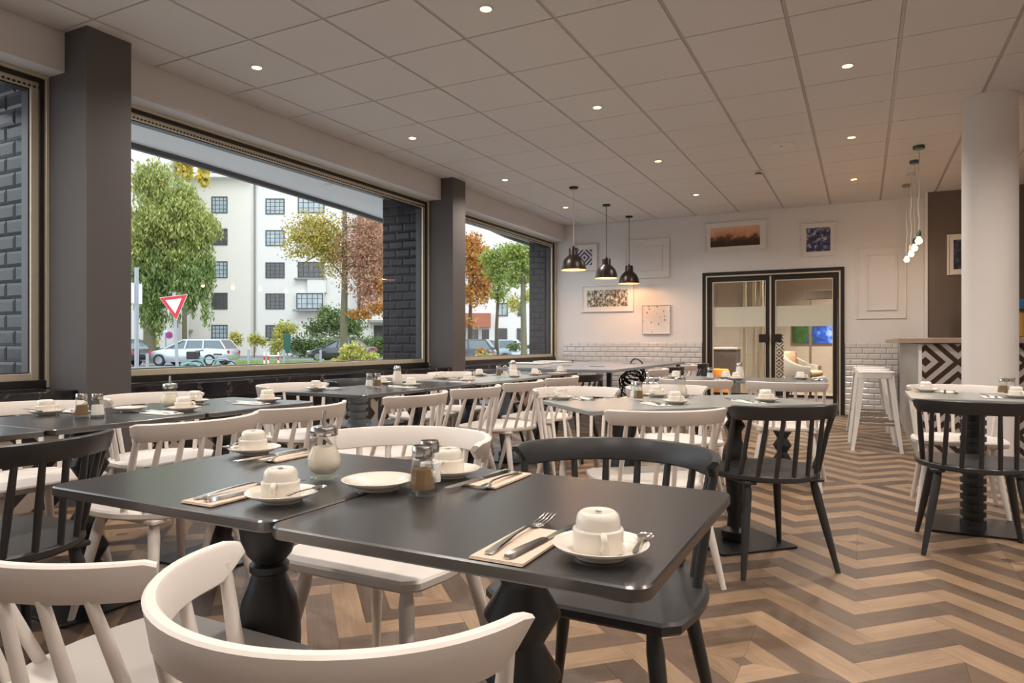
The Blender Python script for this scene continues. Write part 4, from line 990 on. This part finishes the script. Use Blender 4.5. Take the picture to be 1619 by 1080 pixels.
# trees ----------------------------------------------------------------
BARK = mat('mossy_bark', (.13, .12, .07), .9, noise=.3, nscale=6, bump=.5, bscale=20)
BARKD = mat('dark_bark', (.06, .045, .03), .9, noise=.3, nscale=6)
def leafmesh(blobs, n, size, droop=0):
    tot = sum(b[3]*b[4]*b[5] for b in blobs)**1; V = []; 
    for (x, y, z, rx, ry, rz) in blobs:
        k = max(20, int(n*(rx*ry*rz)/tot)); u = RNG.normal(size=(k, 3)); u /= np.linalg.norm(u, axis=1)[:, None]
        r = RNG.random(k)**.6; r = r*(1.0+.35*np.sin(u[:, 0]*7+x)*np.cos(u[:, 2]*6+y))+RNG.normal(size=k)*.10; c = u*r[:, None]*np.array([rx, ry, rz])+np.array([x, y, z])
        a = RNG.normal(size=(k, 3)); a /= np.linalg.norm(a, axis=1)[:, None]
        if droop: a[:, 2] = -abs(a[:, 2])*droop-1; a /= np.linalg.norm(a, axis=1)[:, None]
        b = np.cross(a, RNG.normal(size=(k, 3))); b /= np.linalg.norm(b, axis=1)[:, None]
        s = size*(.6+.8*RNG.random(k))[:, None]; asp = 3.2 if droop else 1.3
        V.append(np.stack([c-a*s*asp*.5, c+b*s*.5, c+a*s*asp*.5, c-b*s*.5], 1))
    V = np.concatenate(V).reshape(-1, 3); nf = len(V)//4
    me = bpy.data.meshes.new('foliage'); me.vertices.add(len(V)); me.vertices.foreach_set('co', V.ravel())
    me.loops.add(len(V)); me.loops.foreach_set('vertex_index', np.arange(len(V), dtype=np.int32)); me.polygons.add(nf)
    me.polygons.foreach_set('loop_start', np.arange(0, len(V), 4, dtype=np.int32)); me.update(calc_edges=True); return me
def tree(label, D, trunk, branches, groups, cat='tree', tr=.15, bark=BARK, name='tree', group=None):
    """trunk: list of (px,py); groups: list of (material, n, leafsize, droop, [(px,py,rx,ry)...])"""
    base = OUT(trunk[0][0] if trunk else groups[0][4][0][0], D, GZ); t = thing(name, label, cat, base, TH, group)
    def lp(px, py, dd=0): return ((px-809.5)/1080*(D+dd)-(trunk[0][0] if trunk else groups[0][4][0][0])/1080*D+809.5/1080*D, dd, ZP(py, D)-GZ)
    if trunk:
        bm = BM(); P = [Vector(lp(x, y)) for x, y in trunk]; P[0].z = 0; nn = len(P); tube(bm, P, [tr*(1.15-.6*i/(nn-1)) for i in range(nn)], 10); obj('trunk', bm, bark, t, 60)
    if branches:
        bm = BM()
        for br in branches:
            P = [Vector(lp(x, y, dd)) for x, y, dd in br]; tube(bm, P, [tr*.38*(1-.75*i/(len(P)-1)) for i in range(len(P))], 6)
        obj('branches', bm, bark, t, 60)
    for (m, n, s, dr, bl) in groups:
        B_ = []
        for q in bl:
            x, y, z = lp(q[0], q[1], q[4] if len(q) > 4 else 0); B_.append((x, y, z, q[2]/1080*D, max(q[2], q[3])/1080*D*.8, q[3]/1080*D))
        me = leafmesh(B_, n, s, dr); me.materials.append(m)
        o = bpy.data.objects.new('foliage', me); COL.objects.link(o); o.parent = t; o['kind'] = 'stuff'
    return t
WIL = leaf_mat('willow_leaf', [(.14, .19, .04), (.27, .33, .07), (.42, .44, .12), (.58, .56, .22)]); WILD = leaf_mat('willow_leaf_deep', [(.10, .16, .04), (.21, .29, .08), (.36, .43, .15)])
YEL = leaf_mat('yellow_leaf', [(.70, .50, .06), (.55, .52, .10), (.80, .62, .18)])
ORG = leaf_mat('orange_leaf', [(.42, .15, .03), (.58, .26, .04), (.64, .38, .09), (.32, .10, .03)]); PNK = leaf_mat('russet_leaf', [(.30, .15, .09), (.44, .26, .17), (.36, .14, .06), (.50, .33, .22)])
MIX = leaf_mat('turning_leaf', [(.30, .34, .06), (.48, .44, .08), (.55, .30, .08), (.24, .30, .05)]); GRN = leaf_mat('bright_green_leaf', [(.13, .22, .03), (.25, .34, .05), (.42, .44, .10)])
HED = leaf_mat('hedge_leaf', [(.06, .12, .03), (.14, .22, .06), (.26, .34, .12)]); YBU = leaf_mat('yellow_green_leaf', [(.30, .36, .05), (.55, .52, .12), (.70, .60, .20), (.22, .30, .05)])
tree('tall yellow-tipped tree behind the willow', 60, [(292, 560), (292, 300)], [], [(YEL, 2600, .30, 0, [(293, 262, 9, 22), (322, 280, 7, 16), (228, 246, 8, 14), (258, 250, 6, 14)])], tr=.2)
tree('large green weeping willow left of the white building', 42, [(237, 575), (236, 520), (232, 450), (240, 380), (262, 310)], [[(234, 470, 0), (262, 430, 0), (290, 390, .5)], [(236, 500, 0), (262, 470, 0), (275, 440, 0)], [(238, 400, 0), (215, 350, 1)]],
     [(WIL, 30000, .085, .6, [(240, 290, 36, 36), (292, 320, 26, 34), (262, 350, 60, 40), (315, 365, 34, 36), (225, 400, 34, 44), (290, 410, 38, 34)]),
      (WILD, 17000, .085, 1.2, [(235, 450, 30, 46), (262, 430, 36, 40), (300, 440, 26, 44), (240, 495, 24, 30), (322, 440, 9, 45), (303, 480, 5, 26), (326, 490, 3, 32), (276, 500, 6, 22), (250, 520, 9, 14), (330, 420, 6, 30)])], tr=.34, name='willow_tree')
tree('street tree with green trunk and turning leaves in the middle window', 28, [(543, 580), (544, 500), (545, 430), (545, 300)], [[(545, 380, 0), (520, 350, 0), (495, 360, 0)], [(545, 410, 0), (515, 395, 0), (470, 420, .5)], [(545, 400, 0), (580, 370, 0), (612, 400, 0)], [(545, 440, 0), (510, 400, -.5)], [(545, 360, 0), (590, 350, .5)], [(545, 420, 0), (600, 420, 1)]],
     [(MIX, 6500, .075, 0, [(490, 350, 28, 18), (470, 375, 26, 24), (500, 392, 30, 20), (515, 370, 26, 30), (468, 400, 20, 14), (500, 375, 50, 42), (525, 400, 30, 46)]),
      (PNK, 9500, .07, 0, [(585, 360, 32, 34), (595, 410, 30, 36), (580, 460, 24, 40), (600, 330, 20, 20), (575, 400, 46, 70)]), (ORG, 1800, .075, 0, [(600, 488, 20, 12), (570, 497, 24, 9), (603, 450, 14, 22)])], tr=.15)
tree('orange autumn tree in the far window', 40, [(742, 570), (744, 480), (748, 400)], [[(744, 470, 0), (765, 430, 0)], [(744, 450, 0), (735, 400, 0)]], [(ORG, 6500, .12, 0, [(750, 415, 26, 34), (742, 385, 22, 20), (765, 450, 20, 28), (745, 465, 26, 20), (742, 510, 16, 9)])], tr=.12, bark=BARKD)
tree('bright green tree with a slim dark trunk in the far window', 36, [(786, 575), (785, 520), (789, 440)], [[(786, 470, 0), (775, 440, 0)]], [(GRN, 5200, .10, 0, [(795, 430, 32, 30), (780, 410, 26, 20), (790, 465, 18, 16), (805, 400, 26, 16)])], tr=.11, bark=BARKD)
tree('bright green tree with a thick mossy trunk in the far window', 28, [(829, 585), (828, 520), (827, 440), (829, 390)], [[(828, 450, 0), (812, 425, 0)], [(828, 440, 0), (842, 420, 0)]], [(GRN, 4200, .09, 0, [(830, 420, 22, 26), (815, 400, 24, 16), (812, 440, 16, 14)]), (YBU, 700, .08, 0, [(812, 480, 14, 16), (836, 470, 10, 14)])], tr=.13)
tree('broad orange and russet tree between the two right windows', 45, [(670, 575), (672, 480), (675, 400)], [], [(ORG, 5000, .14, 0, [(670, 400, 46, 50), (640, 440, 30, 40), (715, 390, 30, 30)])], tr=.2, bark=BARKD)
# shrubs and hedge
tree('clipped green hedge in front of the white building', 56, None, None, [(HED, 16000, .11, 0, [(470+14*i, 547+(i % 2)*3, 15, 18) for i in range(14)])], 'hedge', name='hedge')
tree('large rounded green shrub beneath the bay windows', 58, None, None, [(HED, 5200, .15, 0, [(530, 510, 30, 24), (500, 520, 22, 16), (555, 515, 26, 20), (515, 495, 16, 14)])], 'shrub', name='shrub')
tree('pale yellow-green shrub beside the green hedge', 55, None, None, [(YBU, 2600, .13, 0, [(444, 535, 12, 26), (455, 520, 18, 12), (434, 550, 10, 16)])], 'shrub', name='shrub')
tree('low yellow-green bush in front of the parked dark car', 26, None, None, [(YBU, 3400, .075, 0, [(556, 558, 20, 16), (574, 566, 22, 10), (545, 570, 18, 8), (590, 563, 10, 6)])], 'shrub', name='shrub')
tree('small sapling shrub with green leaves by the silver car', 58, [(372, 560), (372, 540)], None, [(YBU, 900, .13, 0, [(372, 537, 11, 12)])], 'shrub', tr=.05, name='shrub')
tree('small yellow shrub near the building wall', 58, [(402, 560), (402, 540)], None, [(YBU, 900, .13, 0, [(403, 537, 11, 11), (415, 540, 7, 8)])], 'shrub', tr=.05, name='shrub')
tree('bright yellow-green bush under the willow', 55, None, None, [(YBU, 1800, .14, 0, [(232, 538, 17, 12), (222, 530, 10, 8)])], 'shrub', name='shrub')
tree('dark green bush left of the building entrance', 50, None, None, [(HED, 1600, .12, 0, [(245, 560, 13, 10)])], 'shrub', name='shrub')
tree('low shrub with orange and yellow leaves in the far window', 24, None, None, [(YBU, 1600, .07, 0, [(762, 566, 16, 9), (745, 572, 12, 7), (758, 586, 20, 14)]), (ORG, 300, .07, 0, [(760, 556, 8, 5)])], 'shrub', name='shrub')
tree('green shrub right of the far tree trunk', 40, None, None, [(HED, 900, .1, 0, [(812, 548, 12, 7), (838, 552, 9, 7)])], 'shrub', name='shrub')
tree('low hedge seen at the far left through the first window', 30, None, None, [(HED, 1500, .1, 0, [(4, 548, 14, 9)])], 'hedge', name='hedge')
# lawn strip
bm = BM(); N4 = [OUT(372, 40, GZ+.02), OUT(372, 30, GZ+.02), OUT(660, 24, GZ+.02), OUT(900, 24, GZ+.02), OUT(900, 52, GZ+.02), OUT(660, 48, GZ+.02), OUT(480, 47, GZ+.02)]
bm.faces.new([bm.verts.new(p) for p in N4]); struct('lawn', bm, mat('lawn_soil', (.16, .22, .05), .95, noise=.3, nscale=2))
V = []
for i in range(26000):
    px = RNG.uniform(372, 700); D = RNG.uniform(26, 46)
    if D < 40-(px-372)*.045*0-14*min(1, (px-372)/300): continue
    c = OUT(px, D, GZ+.02); a = RNG.random()*PI; s = .02; h_ = RNG.uniform(.04, .13); d = Vector((math.cos(a)*s, math.sin(a)*s, 0))
    V += [c-d, c+d, c+Vector((RNG.normal()*.03, RNG.normal()*.03, h_))]
me = bpy.data.meshes.new('grass'); me.from_pydata([tuple(v) for v in V], [], [(i, i+1, i+2) for i in range(0, len(V), 3)]); me.materials.append(GRASS)
go = bpy.data.objects.new('grass', me); COL.objects.link(go); go['kind'] = 'stuff'; tag(go, 'short green grass of the verge outside the middle window', 'grass')
# cars -------------------------------------------------------------------
TYRE = mat('tyre_rubber', (.02, .02, .02), .8, noise=.1); RIM = mat('alloy_rim', (.45, .46, .48), .3, metal=.9, noise=.05); CGL = mat('car_glass', (.10, .13, .14), .06, noise=.2, spec=.9); REDL = mat('red_tail_lamp', (.55, .02, .03), .2, noise=.1); HLAMP = mat('headlamp', (.7, .72, .75), .1, noise=.05)
def car(label, px, D, paint, length=4.6, wagon=True, rz=0, flip=False):
    """px = centre; front towards -x unless flipped"""
    t = thing('car', label, 'car', OUT(px, D, GZ), TH+math.radians(rz)+(PI if flip else 0), 'parked cars')
    h = length/2; W = .88
    st_ = [(-h, .42, .62, .70), (-h+.12, .30, .72, .80), (-h+.7, .24, .86, .86), (-h+1.2, .22, .95, .88), (-.3, .20, .98, .88), (h-1.1, .22, 1.0, .88), (h-.3, .28, 1.0, .86), (h-.05, .36, .92, .80), (h, .45, .80, .74)]
    R = []
    for x, z0, z1, wv in st_:
        R.append([Vector((x, -wv*.92, z0)), Vector((x, wv*.92, z0)), Vector((x, wv, z0+.15)), Vector((x, wv*.98, z1-.12)), Vector((x, wv*.86, z1)), Vector((x, -wv*.86, z1)), Vector((x, -wv*.98, z1-.12)), Vector((x, -wv, z0+.15))])
    bm = BM(); loft(bm, R); bmesh.ops.recalc_face_normals(bm, faces=bm.faces); obj('body', bm, paint, t, 40)
    back = h-.10 if wagon else h-.55; rb = h-.55 if wagon else h-1.2
    lo = [(-h+1.15, .70), (-h+1.5, .80), (back-.15, .80), (back, .72)]; hi = [(-h+2.0, .58), (-h+2.2, .62), (rb, .62), (rb+.08, .56)]
    def ringz(q, z): return [Vector((x, -w_, z)) for x, w_ in q]+[Vector((x, w_, z)) for x, w_ in reversed(q)]
    bm = BM(); loft(bm, [ringz(lo, .93), ringz(hi, 1.40)]); bmesh.ops.recalc_face_normals(bm, faces=bm.faces); obj('windows', bm, CGL, t)
    bm = BM(); loft(bm, [ringz([(x, w_+.015) for x, w_ in hi], 1.39), ringz([(x*.97, w_*.9) for x, w_ in hi], 1.46)]); bmesh.ops.recalc_face_normals(bm, faces=bm.faces); obj('roof', bm, paint, t)
    for s in (-1, 1):
        bm = BM()
        for a, b in (((-h+1.15, .79*s, .94), (-h+2.1, .63*s, 1.41)), ((-.05, .83*s, .94), (0.0, .65*s, 1.41)), ((h-1.35, .83*s, .94), (h-1.4, .65*s, 1.41)), ((back-.02, .76*s, .94), (rb+.05, .60*s, 1.41))): tube(bm, [a, b], .04, 6)
        obj('pillars', bm, paint, t)
        for xx in (-h+.85, h-.95):
            bm = BM(); tube(bm, [(xx, s*.70, .32), (xx, s*.90, .32)], .32, 24); wh = obj('wheel', bm, TYRE, t, 40)
            bm = BM(); tube(bm, [(xx, s*.895, .32), (xx, s*.905, .32)], .21, 20); obj('rim', bm, RIM, wh)
        bm = BM(); box(bm, h-.16, h+.012, s*.62-.12, s*.62+.12, .66, .84, .02); obj('tail_lamp', bm, REDL, t)
        bm = BM(); box(bm, -h+.02, -h+.30, s*.62-.14, s*.62+.12, .60, .72, .02); obj('headlamp', bm, HLAMP, t)
    return t
SILV = mat('silver_car_paint', (.52, .55, .60), .25, metal=.5, coat=.8, noise=.02); BLKP = mat('black_car_paint', (.03, .03, .035), .2, coat=.8, noise=.05); BLUP = mat('blue_grey_car_paint', (.34, .42, .47), .25, metal=.4, coat=.8, noise=.02)
car('silver estate car parked across the street in front of the white building', 306, 38, SILV, 4.65, rz=-4)
car('dark car with a red tail lamp at the left edge of the middle window', 166, 37, BLKP, 4.4, rz=-8)
car('black hatchback parked before the hedge behind the yellow bush', 541, 47, BLKP, 4.5, wagon=False, rz=-8)
car('blue-grey estate car in the far window', 779, 42, BLUP, 3.9, rz=-14)
car('dark car at the left edge of the far window', 722, 36, BLKP, 4.3, rz=-8)
car('silver car half hidden by the far window pier', 868, 40, SILV, 4.3, rz=-8)
# street furniture
STEELG = mat('galvanised_post', (.36, .38, .40), .45, metal=.6, noise=.06); REDP = mat('red_sign_paint', (.60, .02, .03), .4, noise=.03); WHP = mat('white_sign_paint', (.78, .78, .80), .4, noise=.02)
def post(px, D, ztop, r, label, cat, name, m=STEELG, lean=0):
    t = thing(name, label, cat, OUT(px, D, GZ), TH)
    bm = BM(); tube(bm, [(0, 0, .0), (lean, 0, ztop-GZ)], r, 12); obj('post', bm, m, t, 60); return t
ys = post(281, 24, ZP(463, 24), .055, 'red and white triangular yield sign on a grey post', 'sign', 'yield_sign', lean=-.13)
def tri(r, m, y, nm):
    bm = BM(); P = [(-.02+r*math.cos(a+.12), r*math.sin(a+.12)) for a in (PI*5/6+0, PI/6, -PI/2)]; P = [(x, z+(ZP(481, 24)-GZ)) for x, z in P]
    loft(bm, [[Vector((x-.06, y, z)) for x, z in P], [Vector((x-.06, y+.012, z)) for x, z in P]]); bmesh.ops.recalc_face_normals(bm, faces=bm.faces); return obj(nm, bm, m, ys)
tri(.58, WHP, -.070, 'white_edge'); tri(.55, REDP, -.084, 'red_border'); tri(.33, WHP, -.098, 'white_centre')
np_ = post(262, 50, ZP(517, 50), .05, 'round blue and red no-parking sign in front of the building entrance', 'sign', 'parking_sign')
bm = BM(); tube(bm, [(.3, -.08, ZP(530, 50)-GZ), (.3, -.10, ZP(530, 50)-GZ)], .26, 24); obj('red_disc', bm, REDP, np_)
bm = BM(); tube(bm, [(.3, -.10, ZP(530, 50)-GZ), (.3, -.115, ZP(530, 50)-GZ)], .2, 24); obj('blue_disc', bm, mat('blue_sign_paint', (.12, .08, .45), .4, noise=.03), np_)
for s in (-1, 1):
    bm = BM(); c = Vector((.3, -.12, ZP(530, 50)-GZ)); tube(bm, [c+Vector((-.15, 0, -.15*s)), c+Vector((.15, 0, .15*s))], .02, 4); obj('cross_bar', bm, REDP, np_)
bm = BM(); box(bm, -.75, .15, -.1, -.07, ZP(526, 50)-GZ, ZP(521, 50)-GZ); obj('name_plate', bm, WHP, np_)
lp_ = post(216, 14, ZP(423, 14), .042, 'grey steel post close to the left edge of the middle window', 'post', 'steel_post')
bm = BM(); box(bm, -.05, -.02, -.25, .25, ZP(480, 14)-GZ, ZP(448, 14)-GZ); obj('side_sign', bm, WHP, lp_)
for px, D, zt, lb in ((233, 20, 559, 'short post before the dark car'), (393, 26, 553, 'grey bollard on the lawn edge'), (449, 27, 553, 'grey bollard in the middle of the lawn'), (507, 27, 553, 'grey bollard before the black car'), (615, 22, 515, 'tall thin post beside the window pier')):
    post(px, D, ZP(zt, D), .045 if px < 600 else .02, lb, 'bollard' if px < 600 else 'post', 'bollard' if px < 600 else 'steel_post')
for k, px in enumerate((418, 424, 440)):
    t = thing('barrier_post', 'red and white striped barrier post, ' + ('left', 'middle', 'right')[k] + ' of the group by the lawn', 'post', OUT(px, 34, GZ), TH, 'striped posts')
    for j in range(4):
        bm = BM(); tube(bm, [(0, 0, .2*j), (0, 0, .2*(j+1))], .045, 10); obj('white_band' if j % 2 else 'red_band', bm, WHP if j % 2 else REDP, t)
bm = BM(); c = OUT(430, 34, GZ); tube(bm, [OUT(424, 34, GZ+.62), OUT(440, 34, GZ+.62)], .035, 8); tag(obj('barrier_rail', bm, WHP), 'white rail between the striped posts', 'rail')
lb = thing('litter_bin', 'dark green litter bin on a post beside the hedge', 'bin', OUT(454, 44, GZ), TH)
bm = BM(); prism(bm, rrect(-.2, .2, -.15, .15, .04), .6, 1.85, .02); obj('bin_body', bm, mat('dark_green_plastic', (.02, .09, .06), .5, noise=.05), lb)
bm = BM(); box(bm, -.04, .04, -.04, .04, 0, .6); obj('post', bm, STEELG, lb)
# bicycle with stand
TEAL = mat('teal_steel', (.12, .36, .30), .4, noise=.05)
bk = thing('bicycle', 'dark bicycle with a basket parked on the kerb before the silver car', 'bicycle', OUT(335, 22, GZ), TH)
for xx in (-.52, .52):
    bm = BM(); tube(bm, [(xx+.34*math.cos(2*PI*i/28), 0, .35+.34*math.sin(2*PI*i/28)) for i in range(29)], .02, 6, False)
    wh = obj('wheel', bm, TYRE, bk, 60); bm = BM()
    for i in range(12): tube(bm, [(xx, 0, .35), (xx+.33*math.cos(PI*i/6), 0, .35+.33*math.sin(PI*i/6))], .003, 4)
    obj('spokes', bm, CHROME, wh)
bm = BM()
for a, b in (((-.52, 0, .35), (-.38, 0, .85)), ((-.38, 0, .8), (.15, 0, .72)), ((-.05, 0, .32), (-.36, 0, .72)), ((-.05, 0, .32), (.18, 0, .85)), ((-.05, 0, .32), (.52, 0, .35)), ((.17, 0, .7), (.52, 0, .35))): tube(bm, [a, b], .018, 8)
obj('frame', bm, TEAL, bk, 60)
bm = BM(); tube(bm, [(-.38, 0, .85), (-.40, 0, 1.02), (-.30, .0, 1.04)], .015, 6); tube(bm, [(-.40, -.28, 1.02), (-.40, .28, 1.02)], .014, 6); obj('handlebar', bm, BLACKF, bk, 60)
bm = BM(); prism(bm, rrect(.06, .32, -.07, .07, .05), .88, .93, .01); obj('saddle', bm, BLACKF, bk)
bm = BM(); box(bm, -.75, -.45, -.18, .18, .75, 1.0, .02); obj('basket', bm, BLACKF, bk)
for k, px in enumerate((301, 352)):
    bm = BM(); Dk = 19+k*5; R0 = .36
    tube(bm, [(-R0, 0, 0)]+[(R0*math.cos(PI-PI*i/14), 0, .40+.32*math.sin(PI*i/14)) for i in range(15)]+[(R0, 0, 0)], .025, 8)
    o = obj('bicycle_rack', bm, TEAL if k == 0 else STEELG, None, 60); o.location = OUT(px, Dk, GZ); o.rotation_euler = (0, 0, TH); tag(o, ('teal' if k == 0 else 'grey') + ' steel hoop of the cycle rack outside', 'bicycle rack')
